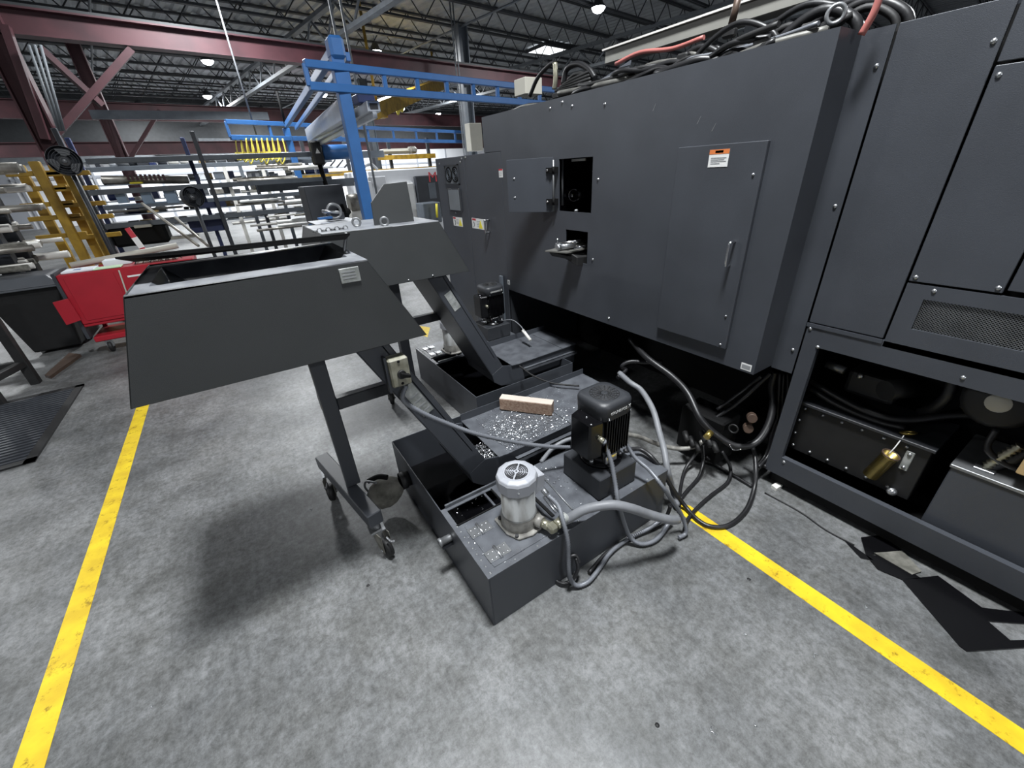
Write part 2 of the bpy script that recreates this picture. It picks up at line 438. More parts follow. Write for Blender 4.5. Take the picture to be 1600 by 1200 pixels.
# ================================================================== the big machine
XM, XR = 1.93, 2.10
ZT, ZB = 2.012, 0.69
YE = 0.862
mc = thing('turning_machine', 'huge charcoal machine tool with sheet metal enclosure along the aisle', 'machine', (XM, 2.0, 0))
T = .006
def panel_holes(x, y0, y1, z0, z1, holes, name, parent, m='paint', t=T):
    """flat panel in a plane x = const with rectangular holes, made of grid cells"""
    ys = sorted({y0, y1, *[h[0] for h in holes], *[h[1] for h in holes]}); zs = sorted({z0, z1, *[h[2] for h in holes], *[h[3] for h in holes]})
    bm = bmesh.new(); V = {}
    def vv(i, j, k):
        if (i, j, k) not in V: V[(i, j, k)] = bm.verts.new((x + k * t, ys[i], zs[j]))
        return V[(i, j, k)]
    def solid(i, j):
        if i < 0 or j < 0 or i >= len(ys) - 1 or j >= len(zs) - 1: return False
        cy, cz = (ys[i] + ys[i + 1]) / 2, (zs[j] + zs[j + 1]) / 2
        return not any(h[0] < cy < h[1] and h[2] < cz < h[3] for h in holes)
    for i in range(len(ys) - 1):
        for j in range(len(zs) - 1):
            if not solid(i, j): continue
            bm.faces.new([vv(i, j, 0), vv(i, j + 1, 0), vv(i + 1, j + 1, 0), vv(i + 1, j, 0)])
            bm.faces.new([vv(i, j, 1), vv(i + 1, j, 1), vv(i + 1, j + 1, 1), vv(i, j + 1, 1)])
            for di, dj, e in ((-1, 0, ((0, 0), (0, 1))), (1, 0, ((1, 1), (1, 0))), (0, -1, ((1, 0), (0, 0))), (0, 1, ((0, 1), (1, 1)))):
                if not solid(i + di, j + dj):
                    (a, b), (c, d) = e
                    bm.faces.new([vv(i + a, j + b, 0), vv(i + c, j + d, 0), vv(i + c, j + d, 1), vv(i + a, j + b, 1)])
    bmesh.ops.recalc_face_normals(bm, faces=bm.faces)
    off = org(parent)
    bmesh.ops.translate(bm, verts=bm.verts, vec=-off)
    me = bpy.data.meshes.new(name); bm.to_mesh(me); bm.free(); me.materials.append(MATS[m])
    o = bpy.data.objects.new(name, me); COL.objects.link(o); o.parent = parent
    return o
H1 = (2.035, 2.352, 1.37, 1.682); H2 = (2.058, 2.278, 1.052, 1.256)
panel_holes(XM, YE, 3.31, ZB, ZT, [H1, H2, (3.055, 3.31, ZB, 1.768)], 'front_panel', mc)
MB().box((XM, YE - .004, ZB), (XR, YE, ZT)).build('return_panel', 'paint', mc)
MB().box((XM + .004, YE, ZT - .006), (XM + .03, 3.31, ZT)).build('top_flange', 'paint', mc)
MB().box((XM + .03, YE + .01, 1.94), (3.6, 3.31, 1.95)).build('top_tray', 'black', mc)
MB().box((XM + T, 3.3, .8), (3.6, 3.31, ZT)).build('far_end_panel', 'paint', mc)
MB().box((XM + T, YE + .01, ZB), (3.6, 3.3, ZB + .01)).build('underside', 'black', mc)
MB().box((3.6, -1.2, .1), (3.63, 4.29, ZT)).build('back_panel', 'paint', mc)
MB().box((2.75, -1.2, 0), (2.8, 4.2, .7)).build('bed_casting', 'black', mc)
# strip beside the return panel
MB().box((XR, .757 + .004, ZB - .01), (XR + T, YE - .004, ZT)).build('side_strip', 'paint', mc)
for z in (1.90, 1.44, .80): MB().lathe((XR, .785, z), [(.0, .006), (.006, .005), (.008, 0)], 10, (-1, 0, 0)).build('screw', 'steel', mc)
# recessed cavity behind the two openings
def cavity(h, d, name):
    m = MB(); y0, y1, z0, z1 = h
    m.box((XM + d, y0 - .06, z0 - .06), (XM + d + .01, y1 + .06, z1 + .06)); m.box((XM + T, y0 - .07, z0 - .06), (XM + d, y0 - .06, z1 + .06)); m.box((XM + T, y1 + .06, z0 - .06), (XM + d, y1 + .07, z1 + .06))
    m.box((XM + T, y0 - .06, z0 - .07), (XM + d, y1 + .06, z0 - .06)); m.box((XM + T, y0 - .06, z1 + .06), (XM + d, y1 + .06, z1 + .07))
    m.build(name, 'black_gloss', mc)
cavity(H1, .45, 'opening_cavity'); cavity(H2, .3, 'opening_cavity')
c_ = ax(897, 305, XM + .16)
sp = MB().cyl(c_, c_ + Vector((.15, 0, 0)), .045, 20).build('spindle_nose', 'black_gloss', mc)
MB().torus(c_ - Vector((.004, 0, 0)), .038, .005, (1, .4, 0)).build('chrome_ring', 'chrome', sp)
MB().cyl(c_ - Vector((.03, 0, 0)), c_, .012, 10).build('draw_bolt', 'chrome', sp)
MB().box((XM + .3, 2.0, 1.60), (XM + .305, 2.25, 1.606)).build('inner_rail', 'steel_dull', mc)
MB().box(ax(893, 251, XM + .1) - Vector((0, .0, .006)), ax(914, 249, XM + .1) + Vector((.01, 0, .006))).build('inner_lamp_strip', 'sticker_white', mc)
MB().cyl((XM + .05, 2.08, 1.60), (XM + .2, 2.06, 1.74), .008, 8).build('inner_pipe', 'steel', mc)
MB().cyl((XM + .05, 2.375, 1.4), (XM + .05, 2.375, 1.7), .008, 8).build('inner_post', 'steel_dull', mc)
for y, z in ((2.035, 1.52), (2.20, 1.375)): MB().lathe((XM + .03, y, z), [(0, .02), (.009, .018), (.01, 0)], 10, (-1, 0, 0)).build('latch_pin', 'steel_dull', mc)
# flap door, swung open
fl = MB(); d = Vector((1.737 - 1.915, 2.70 - 2.392, 0)).normalized(); L = .345; p0 = Vector((1.912, 2.392, 1.362))
nn = Vector((-d.y, d.x, 0))
if nn.x > 0: nn = -nn
fl.prism([p0, p0 + d * L, p0 + d * L + Vector((0, 0, .335)), p0 + Vector((0, 0, .335))], -nn * .006)
flap = fl.build('flap_door', 'paint', mc, .0015)
for z in (1.58, 1.46): MB().lathe(p0 + d * .29 + Vector((0, 0, z - 1.362)), [(0, .005), (.006, .004), (.008, 0)], 10, nn).build('bolt', 'steel', flap)
for z in (1.62, 1.43):
    hg = MB().cyl((1.905, 2.375, z - .022), (1.905, 2.375, z + .022), .012, 12)
    hg.box((1.90, 2.352, z - .018), (1.925, 2.372, z + .018)); hg.box((1.882, 2.385, z - .016), (1.905, 2.43, z + .016))
    ho = hg.build('hinge', 'black', mc)
    MB().cyl((1.885, 2.41, z), (1.872, 2.41, z), .007, 10).build('hinge_screw', 'chrome', ho)
MB().cyl((1.902, 2.375, 1.37), (1.902, 2.375, 1.68), .006, 8).build('hinge_rod', 'steel_dull', mc)
for y, z in ((1.985, 1.56), (2.005, 1.09), (1.83, .735), (1.955, 2.0), (2.44, 1.968), (2.32, 1.985), (2.23, 1.955)):
    MB().lathe((XM, y, z if z < 2 else 1.93), [(0, .006), (.006, .005), (.008, 0)], 10, (-1, 0, 0)).build('screw', 'steel', mc)
# parts catcher arm sticking out of the lower opening
pc = MB().prism([(XM + .1, 2.12, 1.135), (XM - .10, 2.145, 1.125), (XM - .24, 2.20, 1.150), (XM - .02, 2.215, 1.155), (XM + .1, 2.215, 1.155)], (0, 0, .008)).build('catcher_tray', 'tarnish', mc)
MB().prism([(XM + .08, 2.09, 1.03), (XM - .05, 2.10, 1.04), (XM - .07, 2.2, 1.08), (XM + .08, 2.22, 1.08)], (0, 0, .06)).build('catcher_block', 'rubber', pc, .004)
MB().prism([(XM - .05, 2.14, 1.075), (XM - .20, 2.18, 1.12), (XM - .19, 2.22, 1.135), (XM - .05, 2.24, 1.10)], (0, 0, .02)).build('catcher_lip', 'black', pc)
MB().cyl((XM + .10, 2.115, 1.195), (XM - .15, 2.20, 1.185), .011, 12).build('catcher_cylinder', 'chrome', pc)
MB().cyl((XM + .10, 2.085, 1.165), (XM - .06, 2.13, 1.155), .009, 12).build('catcher_rod', 'chrome', pc)
MB().cyl((XM - .13, 2.185, 1.165), (XM - .02, 2.165, 1.168), .02, 14).build('catcher_barrel', 'steel', pc)
MB().cyl((XM - .155, 2.19, 1.165), (XM - .13, 2.185, 1.165), .024, 14).build('catcher_collar', 'steel', pc)
MB().cyl((XM - .145, 2.19, 1.165), (XM - .145, 2.19, 1.222), .005, 8).build('catcher_pin', 'chrome', pc)
MB().tube([(XM - .11, 2.18, 1.19), (XM - .08, 2.13, 1.19), (XM - .01, 2.10, 1.165), (XM + .05, 2.11, 1.15)], .004, 6).build('catcher_cable', 'hose_black', pc)
# service door
dr = MB().box((XM - .02, 1.012, .782), (XM, 1.432, 1.692)).build('service_door', 'paint', mc, .002)
hd = MB().tube([(XM - .02, 1.068, 1.295), (XM - .045, 1.070, 1.297), (XM - .055, 1.072, 1.285), (XM - .055, 1.072, 1.205), (XM - .045, 1.072, 1.19), (XM - .02, 1.072, 1.188)], .006, 8, 4).build('handle', 'chrome', dr)
for y, z in ((1.045, 1.57), (1.04, .80), (1.04, .95)): MB().lathe((XM - .02, y, z), [(0, .005), (.005, .004), (.006, 0)], 8, (-1, 0, 0)).build('screw', 'steel', dr)
def sticker(x, y0, y1, z0, z1, parts, parent, label=None, name='sticker'):
    s = MB().box((x - .0012, y0, z0), (x, y1, z1)).build(name, 'sticker_white', parent, label=label)
    for (a, b, c, d_, m) in parts:   # fractions: left..right (left = far y), bottom..top
        ya, yb = y1 + (y0 - y1) * a, y1 + (y0 - y1) * b
        MB().box((x - .0018, ya, z0 + (z1 - z0) * c), (x - .0011, yb, z0 + (z1 - z0) * d_)).build('print', m, s)
    return s
lines = [(.12, .9, .50, .55, 'print_grey'), (.12, .8, .40, .45, 'print_grey'), (.12, .9, .30, .35, 'print_grey'), (.12, .6, .18, .23, 'print_grey')]
sticker(XM - .02, 1.168, 1.262, 1.603, 1.672, [(.0, 1, .74, 1, 'sticker_orange'), (.3, .7, .8, .94, 'ink')] + lines, dr, 'white warning sticker with an orange band')
sticker(XM, 3.045, 3.10, 1.585, 1.645, [(0, 1, .82, 1, 'sticker_red'), (.15, .85, .6, .66, 'print_grey'), (.15, .85, .4, .46, 'print_grey'), (.15, .7, .2, .26, 'print_grey')], mc)
sticker(XM, .873, .925, .70, .735, [(.1, .9, .2, .8, 'print_grey')], mc, 'small shiny foil plate at the lower corner')
sticker(XM, 3.03, 3.065, .735, .775, [(.2, .8, .2, .8, 'print_grey')], mc)
# scratches
for y, z, a in ((1.62, 1.86, .5), (1.36, 1.78, -.2), (1.28, 1.745, .1)):
    MB().prism([(XM - .0006, y, z), (XM - .0006, y + .004, z), (XM - .0006, y - .012, z + .03), (XM - .0006, y - .014, z + .03)], (.0004, 0, 0)).build('scratch', 'steel_dull', mc)
# left electrical cabinets
lc = MB().box((XM, 3.682, .05), (2.9, 4.29, 1.765)).build('fan_cabinet', 'paint', mc, .003)
MB().box((XM, 3.06, .05), (XM + T, 3.674, 1.765)).build('cabinet_door', 'paint', mc, .002)
MB().box((XM + .02, 3.06, .05), (2.9, 3.68, 1.76)).build('cabinet_body', 'paint_dark', mc)
y0, y1 = 3.80, 4.10
fr = MB().box((XM - .012, 3.80, 1.535), (XM, 4.09, 1.545)).box((XM - .012, 3.80, 1.695), (XM, 4.09, 1.705)).box((XM - .012, 3.80, 1.535), (XM, 3.81, 1.705)).box((XM - .012, 4.08, 1.535), (XM, 4.09, 1.705)).build('fan_frame', 'paint_dark', lc)
MB().box((XM - .003, 3.81, 1.545), (XM - .001, 4.08, 1.695)).build('fan_plate', 'joist_light', lc)
for y in (3.875, 4.01):
    f_ = MB().lathe((XM - .003, y, 1.62), [(0, .002), (.058, .002), (.062, .006), (.066, .006), (.068, 0)], 24, (-1, 0, 0)).build('fan_ring', 'black', lc)
    for rr in (.02, .035, .05): MB().torus((XM - .007, y, 1.62), rr, .0015, (1, 0, 0), 20, 5).build('guard_wire', 'rack_grey', f_)
MB().box((XM - .014, 3.80, 1.30), (XM, 4.06, 1.50)).build('filter_frame', 'paint_dark', lc, .002)
MB().box((XM - .017, 3.82, 1.31), (XM - .013, 4.04, 1.49)).build('filter_mesh', 'joist_light', lc)
for y, z in ((3.72, 1.745), (3.645, 1.75), (3.75, 1.72), (4.2, 1.72), (3.95, 1.285)): MB().lathe((XM, y, z), [(0, .006), (.007, .005), (.009, 0)], 8, (-1, 0, 0)).build('screw', 'steel', lc)
wsn = [(.03, .3, .78, .97, 'sticker_red'), (.36, .62, .7, .75, 'print_grey'), (.36, .62, .55, .6, 'print_grey'), (.36, .62, .4, .45, 'print_grey'), (.36, .62, .25, .3, 'print_grey')]
def tri(x, yc, z0, w_, h, par): MB().prism([(x - .002, yc - w_ / 2, z0), (x - .002, yc + w_ / 2, z0), (x - .002, yc, z0 + h)], (.0012, 0, 0)).build('warning_triangle', 'sticker_yellow', par)
def swirl(x, y, z, par): MB().tube([(x - .002, y + .012, z + .022), (x - .002, y - .004, z + .016), (x - .002, y - .006, z - .004), (x - .002, y + .01, z - .022)], .003, 5).build('hand_print', 'ink', par)
s1 = sticker(XM, 3.83, 4.03, 1.16, 1.245, wsn, mc); tri(XM, 3.875, 1.167, .075, .068, s1); swirl(XM, 3.985, 1.192, s1)
s2 = sticker(XM, 3.37, 3.63, 1.165, 1.255, wsn, mc); tri(XM, 3.47, 1.172, .075, .072, s2); swirl(XM, 3.59, 1.2, s2)
MB().box((XM - .0019, 3.375, 1.17), (XM - .0011, 3.41, 1.25)).build('print', 'print_grey', s2)
MB().tube([(XM, 3.31, 1.255), (XM - .04, 3.31, 1.255), (XM - .045, 3.31, 1.245), (XM - .045, 3.31, 1.165), (XM - .04, 3.31, 1.155), (XM, 3.31, 1.155)], .008, 8, 4).build('handle', 'chrome', mc)
# right cabinets
P = lambda n, y0, y1, z0, z1, m='paint': MB().box((XR, y0, z0), (XR + .012, y1, z1)).build(n, m, mc, .002)
g = .004
P('cabinet_panel', .475 + g, .757 - g, .947 + g, 2.012)
P('cabinet_panel', -.6, .475 - g, 1.85 + g, 2.3)
P('cabinet_panel', .222 + g, .475 - g, 1.185 + g, 1.85 - g)
P('cabinet_panel', -.6, .222 - g, 1.20, 1.85 - g)
P('cabinet_panel', -1.2, -.6 - g, .9, 2.3)
VH = (-.25, .408, 1.012, 1.13)
panel_holes(XR, -.6, .475 - g, .915 + g, 1.185 - g, [VH], 'vent_panel', mc, t=.012)
# expanded metal mesh (one part made of crossing strands)
ms = MB(); y = VH[0] - .12
while y < VH[1]:
    for s_ in (1, -1):
        a = Vector((XR + .008 + .001 * s_, y, VH[2])); b_ = Vector((XR + .008 + .001 * s_, y + .12, VH[3]))
        if s_ < 0: a.z, b_.z = VH[3], VH[2]
        if a.y < VH[0]: t_ = (VH[0] - a.y) / .12; a = a.lerp(b_, t_)
        if b_.y > VH[1]: t_ = (VH[1] - a.y) / (b_.y - a.y); b_ = a.lerp(b_, t_)
        ms.bar(a, b_, .002, .002, (1, 0, 0))
    y += .0095
mo = ms.build('vent_mesh', 'steel_dull', mc); mo['kind'] = 'stuff'
MB().box((XR + .03, VH[0] - .02, VH[2] - .02), (XR + .035, VH[1] + .02, VH[3] + .02)).build('vent_backing', 'black', mc)
MB().box((XR + .06, -1.2, .93), (3.6, YE - .02, 2.0)).build('cabinet_core', 'black', mc)
for y, z in ((.497, 1.91), (.455, 1.82), (.455, 1.205), (.24, 1.205), (.39, 1.165), (.74, .92), (.215, .875), (.69, .845), (.675, .185), (.14, 1.165)):
    MB().lathe((XR, y, z), [(0, .005), (.006, .004), (.008, 0)], 10, (-1, 0, 0)).build('screw', 'steel', mc)
# lower frame around the open bay
bf = panel_holes(XR, -1.2, .757 - g, .09, .947 - g, [(-1.1, .69, .205, .842)], 'bay_frame', mc, 'paint', .03)
MB().box((XR - .004, .475, .93), (XR, .757, .947)).build('frame_lip', 'paint', mc)
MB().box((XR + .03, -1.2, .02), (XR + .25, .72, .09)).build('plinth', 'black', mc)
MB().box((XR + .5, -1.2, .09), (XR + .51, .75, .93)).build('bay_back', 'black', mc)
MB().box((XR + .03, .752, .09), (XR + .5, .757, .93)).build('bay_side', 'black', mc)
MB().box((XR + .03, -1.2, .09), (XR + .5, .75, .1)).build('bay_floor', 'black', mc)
# oil tank with bolted cover inside the bay
ot = MB().box((XR + .10, .20, .22), (XR + .4, .72, .50)).build('oil_tank', 'rubber', mc, .003)
MB().box((XR + .085, .19, .495), (XR + .4, .725, .51)).build('tank_rim', 'paint_dark', ot, .002)
for i in range(6):
    for z in (.245, .475): MB().lathe((XR + .10, .69 - i * .082, z), [(0, .008), (.006, .007), (.008, 0)], 8, (-1, 0, 0)).build('bolt', 'steel', ot)
for z in (.32, .40): MB().lathe((XR + .10, .70, z), [(0, .008), (.006, .007), (.008, 0)], 8, (-1, 0, 0)).build('bolt', 'steel', ot)
MB().box((XR + .095, .245, .36), (XR + .10, .275, .46)).build('level_gauge', 'plate_silver', ot, .004)
for z in (.375, .445): MB().lathe((XR + .095, .26, z), [(0, .006), (.006, .005), (.008, 0)], 8, (-1, 0, 0)).build('gauge_bolt', 'steel', ot)
MB().lathe((XR + .09, .26, .235), [(0, .03), (.012, .03), (.014, .02), (.018, .02), (.018, 0)], 10, (-.7, -.3, .5)).build('drain_plug', 'steel', ot)
hk = MB().torus((XR + .13, .30, .525), .025, .005, (.2, .4, 1)).build('filler_ring', 'brass', ot)
# gear pump, pipes, motor in the bay
vb = MB().box((XR + .2, .40, .58), (XR + .36, .60, .70)).build('valve_block', 'rubber', mc, .02, seg=2)
MB().cyl((XR + .18, .44, .66), (XR + .3, .38, .66), .045, 16).build('valve_body', 'rubber', vb)
MB().lathe((XR + .19, .55, .69), [(0, .008), (.012, .006), (.014, 0)], 10, (-1, 0, .3)).build('valve_bolt', 'steel', vb)
MB().cyl((XR + .22, .62, .68), (XR + .22, .70, .69), .02, 12).build('union', 'steel_dull', vb)
for k_, (r_, pts) in enumerate([(.016, [(XR + .16, .72, .60), (XR + .15, .6, .57), (XR + .15, .45, .545), (XR + .17, .33, .56), (XR + .25, .2, .62), (XR + .3, .05, .66)]),
              (.014, [(XR + .14, .72, .575), (XR + .13, .58, .54), (XR + .14, .42, .52), (XR + .15, .32, .53)]),
              (.02, [(XR + .2, .26, .80), (XR + .19, .25, .72), (XR + .21, .27, .64), (XR + .25, .31, .58)]),
              (.012, [(XR + .2, .2, .68), (XR + .2, .12, .76), (XR + .22, .02, .80)]),
              (.02, [(XR + .14, .0, .72), (XR + .13, -.02, .62), (XR + .13, .03, .52), (XR + .14, .045, .50)]),
              (.012, [(XR + .14, .08, .66), (XR + .11, .07, .58), (XR + .12, -.02, .54), (XR + .16, -.12, .58)])]):
    MB().tube(pts, r_, 8).build('pipe', 'hose_black', mc)
mt = MB().lathe((XR + .13, .11, .765), [(0, 0), (.085, 0), (.105, .02), (.11, .06), (.11, .3)], 24, (1, 0, -.1)).build('hydraulic_motor', 'rubber', mc)
MB().lathe((XR + .128, .11, .765), [(0, .004), (.033, .004), (.036, 0)], 20, (-1, 0, .1)).build('cap_disc', 'cream', mt)
tb = MB().box((XR + .06, -.45, .18), (XR + .4, .13, .485)).build('cooler_box', 'paint', mc, .004)
MB().box((XR + .055, -.455, .48), (XR + .4, .135, .495)).build('cooler_lid', 'steel_dull', tb, .002)
MB().tube([(XR + .12, .05, .49), (XR + .12, .045, .52), (XR + .115, .03, .57), (XR + .12, .0, .64)], .015, 8, ripple=.25, step=.008).build('threaded_fitting', 'fitting', tb)
MB().box((XR + .09, .02, .495), (XR + .16, .08, .503)).build('fitting_flange', 'steel', tb, .002)
MB().box((XR + .04, -.12, .56), (XR + .2, -.02, .66)).build('terminal_box', 'cardboard', mc, .004)
# brass cup on a wire
bc = thing('brass_cup', 'brass tube cup hanging on a wire in front of the bolted oil tank', 'cup', (XR + .06, .345, .29))
cpm = MB().lathe((XR + .06, .345, .29), [(.0, .004), (.026, .0), (.030, .0), (.030, .135), (.034, .137), (.034, .145), (.029, .145), (.027, .01), (0, .01)], 20, (0, -.25, 1)); cpm.build('tube', 'brass', bc)
MB().torus((XR + .06, .310, .431), .032, .0035, (0, -.25, 1)).build('rim', 'copper', bc)
MB().tube([(XR + .06, .318, .43), (XR + .07, .31, .47), (XR + .1, .305, .52)], .0025, 5).build('wire', 'sticker_white', bc)
# hoses and fittings in the top tray
ht = []
def top_hose(pts, r, m='hose_black', n='top_hose'): MB().tube(pts, r, 7, 6).build(n, m, mc)
rnd = random.Random(3)
for i in range(24):
    x = XM + .05 + rnd.random() * .40; r_ = rnd.choice((.008, .010, .012, .016)); z = 1.985 + rnd.random() * .06 + (x - XM) * .14
    ya = 2.55 - rnd.random() * .9; yb = .93 + rnd.random() * .5; pts = []
    for j in range(8):
        t = j / 7; pts.append((x + (rnd.random() - .5) * .09, ya + (yb - ya) * t, z + (rnd.random() - .35) * .06))
    top_hose(pts, r_, rnd.choice(('hose_black', 'hose_black', 'rubber', 'tarnish', 'conduit')))
for i in range(8):
    x = XM + .05 + rnd.random() * .3; z = 1.98 + rnd.random() * .04
    top_hose([(x, 3.28, z), (x + .03, 3.0, z + .03 * rnd.random()), (x, 2.8, z + .02), (x + .04, 2.55, z)], .011, rnd.choice(('hose_black', 'tarnish', 'conduit')))
for c, R_, r_ in ((1.62, .16, .014), (1.35, .2, .012), (1.2, .13, .016), (1.0, .2, .016), (.95, .17, .018), (1.05, .15, .02), (1.12, .22, .013), (.93, .12, .014)):
    x = XM + .12 + rnd.random() * .2
    top_hose([(x, c + R_, 1.98), (x + .02, c + R_ * .8, 2.03 + R_ * .25), (x + .04, c, 2.05 + R_ * .5), (x + .05, c - R_ * .8, 2.03 + R_ * .25), (x + .06, c - R_, 1.98)], r_, rnd.choice(('hose_black', 'rubber')))
top_hose([ax(1345, 55, XM + .1), ax(1365, 20, XM + .1), ax(1378, -15, XM + .1)], .012, 'pink_hose')
top_hose([ax(962, 100, 2.25), ax(1000, 82, 2.25), ax(1050, 76, 2.25), ax(1100, 58, 2.25)], .011, 'pink_hose')
top_hose([ax(828, 150, 2.1), ax(840, 122, 2.1), ax(858, 102, 2.1), ax(866, 98, 2.1)], .014)
top_hose([ax(867, 98, 2.1), ax(868, 120, 2.1), ax(866, 140, 2.1)], .016, 'fitting', 'swivel_fitting')
top_hose([ax(880, 132, 2.2), ax(886, 108, 2.2), ax(903, 100, 2.2), ax(920, 108, 2.2), ax(930, 122, 2.2)], .018)
top_hose([ax(888, 125, 2.3), ax(900, 116, 2.3), ax(915, 117, 2.3), ax(925, 125, 2.3)], .014, 'rubber')
for k_ in range(4): top_hose([ax(868 + 4 * k_, 142 - 3 * k_, 2.15), ax(895, 136 - 4 * k_, 2.15), ax(925, 128 - 6 * k_, 2.2)], .011, 'rubber')
# wedge plates and eye bolt on the tray
MB().prism([ax(905, 146, 2.02), ax(985, 94, 2.35), ax(978, 122, 2.1)], (.01, 0, 0)).build('gusset_plate', 'paint', mc)
MB().torus(ax(1306, 22, XM + .06), .026, .007, (1, .6, 0)).build('lifting_eye', 'steel_dull', mc)
MB().box((XM + .05, 1.0, 1.95), (XM + .12, 1.06, 2.02)).build('eye_base', 'rubber', mc, .01)
# valve bodies among the hoses
for (px, py, x_) in ((1140, 52, 2.2), (1265, 45, 2.05), (1068, 90, 2.1), (990, 112, 2.05), (870, 150, 2.05), (1190, 68, 2.02)):
    c = ax(px, py, x_); MB().box(c - Vector((.02, .03, .018)), c + Vector((.02, .03, .018))).build('manifold_block', 'rubber', mc, .008)
MB().cyl(ax(1143, 38, 2.3), ax(1155, -8, 2.3), .016, 10).build('stand_pipe', 'copper', mc)
# light duct above the machine
a = ax(945, 91, 2.6); 
dk = MB().box((2.6, .9, a.z - .035), (2.72, a.y, a.z + .04)).build('cable_duct', 'duct_grey', mc, .004)
MB().box((2.58, .9, a.z + .04), (2.74, a.y + .01, a.z + .05)).build('duct_lid', 'bar_white', mc)
for y in (.6, 1.6, 2.5): MB().box((2.64, y, 1.95), (2.68, y + .05, a.z - .035)).build('duct_post', 'rack_grey', mc)
# white box and end plate seen beyond the top edge
c = ax(820, 135, 2.5); MB().box(c - Vector((.03, .05, .06)), c + Vector((.15, .12, .06))).build('junction_box', 'cream', mc, .004)

# thin flat black shape with cutouts on the floor
sp_ = thing('black_floor_shape', 'flat black shape with cutouts on the floor under the cabinet', 'panel', az(1450, 950))
def fl_pts(L_): return [az(x, y, 0.004) for x, y in L_]
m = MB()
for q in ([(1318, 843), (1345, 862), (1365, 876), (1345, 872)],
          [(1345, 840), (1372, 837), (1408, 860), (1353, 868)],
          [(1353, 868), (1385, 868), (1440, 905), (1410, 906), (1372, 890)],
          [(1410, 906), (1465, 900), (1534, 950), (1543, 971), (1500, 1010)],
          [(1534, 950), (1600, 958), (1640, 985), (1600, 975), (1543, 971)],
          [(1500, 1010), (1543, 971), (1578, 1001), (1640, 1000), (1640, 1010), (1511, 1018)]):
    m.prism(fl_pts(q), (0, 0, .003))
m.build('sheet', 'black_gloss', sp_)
MB().prism([az(1366, 864, .008), az(1410, 861, .008), az(1440, 893, .008), az(1425, 898, .008)], (0, 0, .002)).build('painted_reflection', 'dust', sp_)  # pale patch painted in for a light reflection on the black shape
tag(MB().tube([az(1195, 770, .004), az(1250, 800, .004), az(1290, 828, .004), az(1335, 852, .004)], .004, 6).build('thin_cable', 'rubber'), 'thin black cable on the floor below the cabinet corner', 'cable')
tag(MB().prism([az(1204, 762, .001), az(1214, 757, .001), az(1222, 762, .001), az(1212, 768, .001)], (0, 0, .02)).build('wood_scrap', 'bar_white'), 'small pale scrap beside the machine foot', 'scrap')
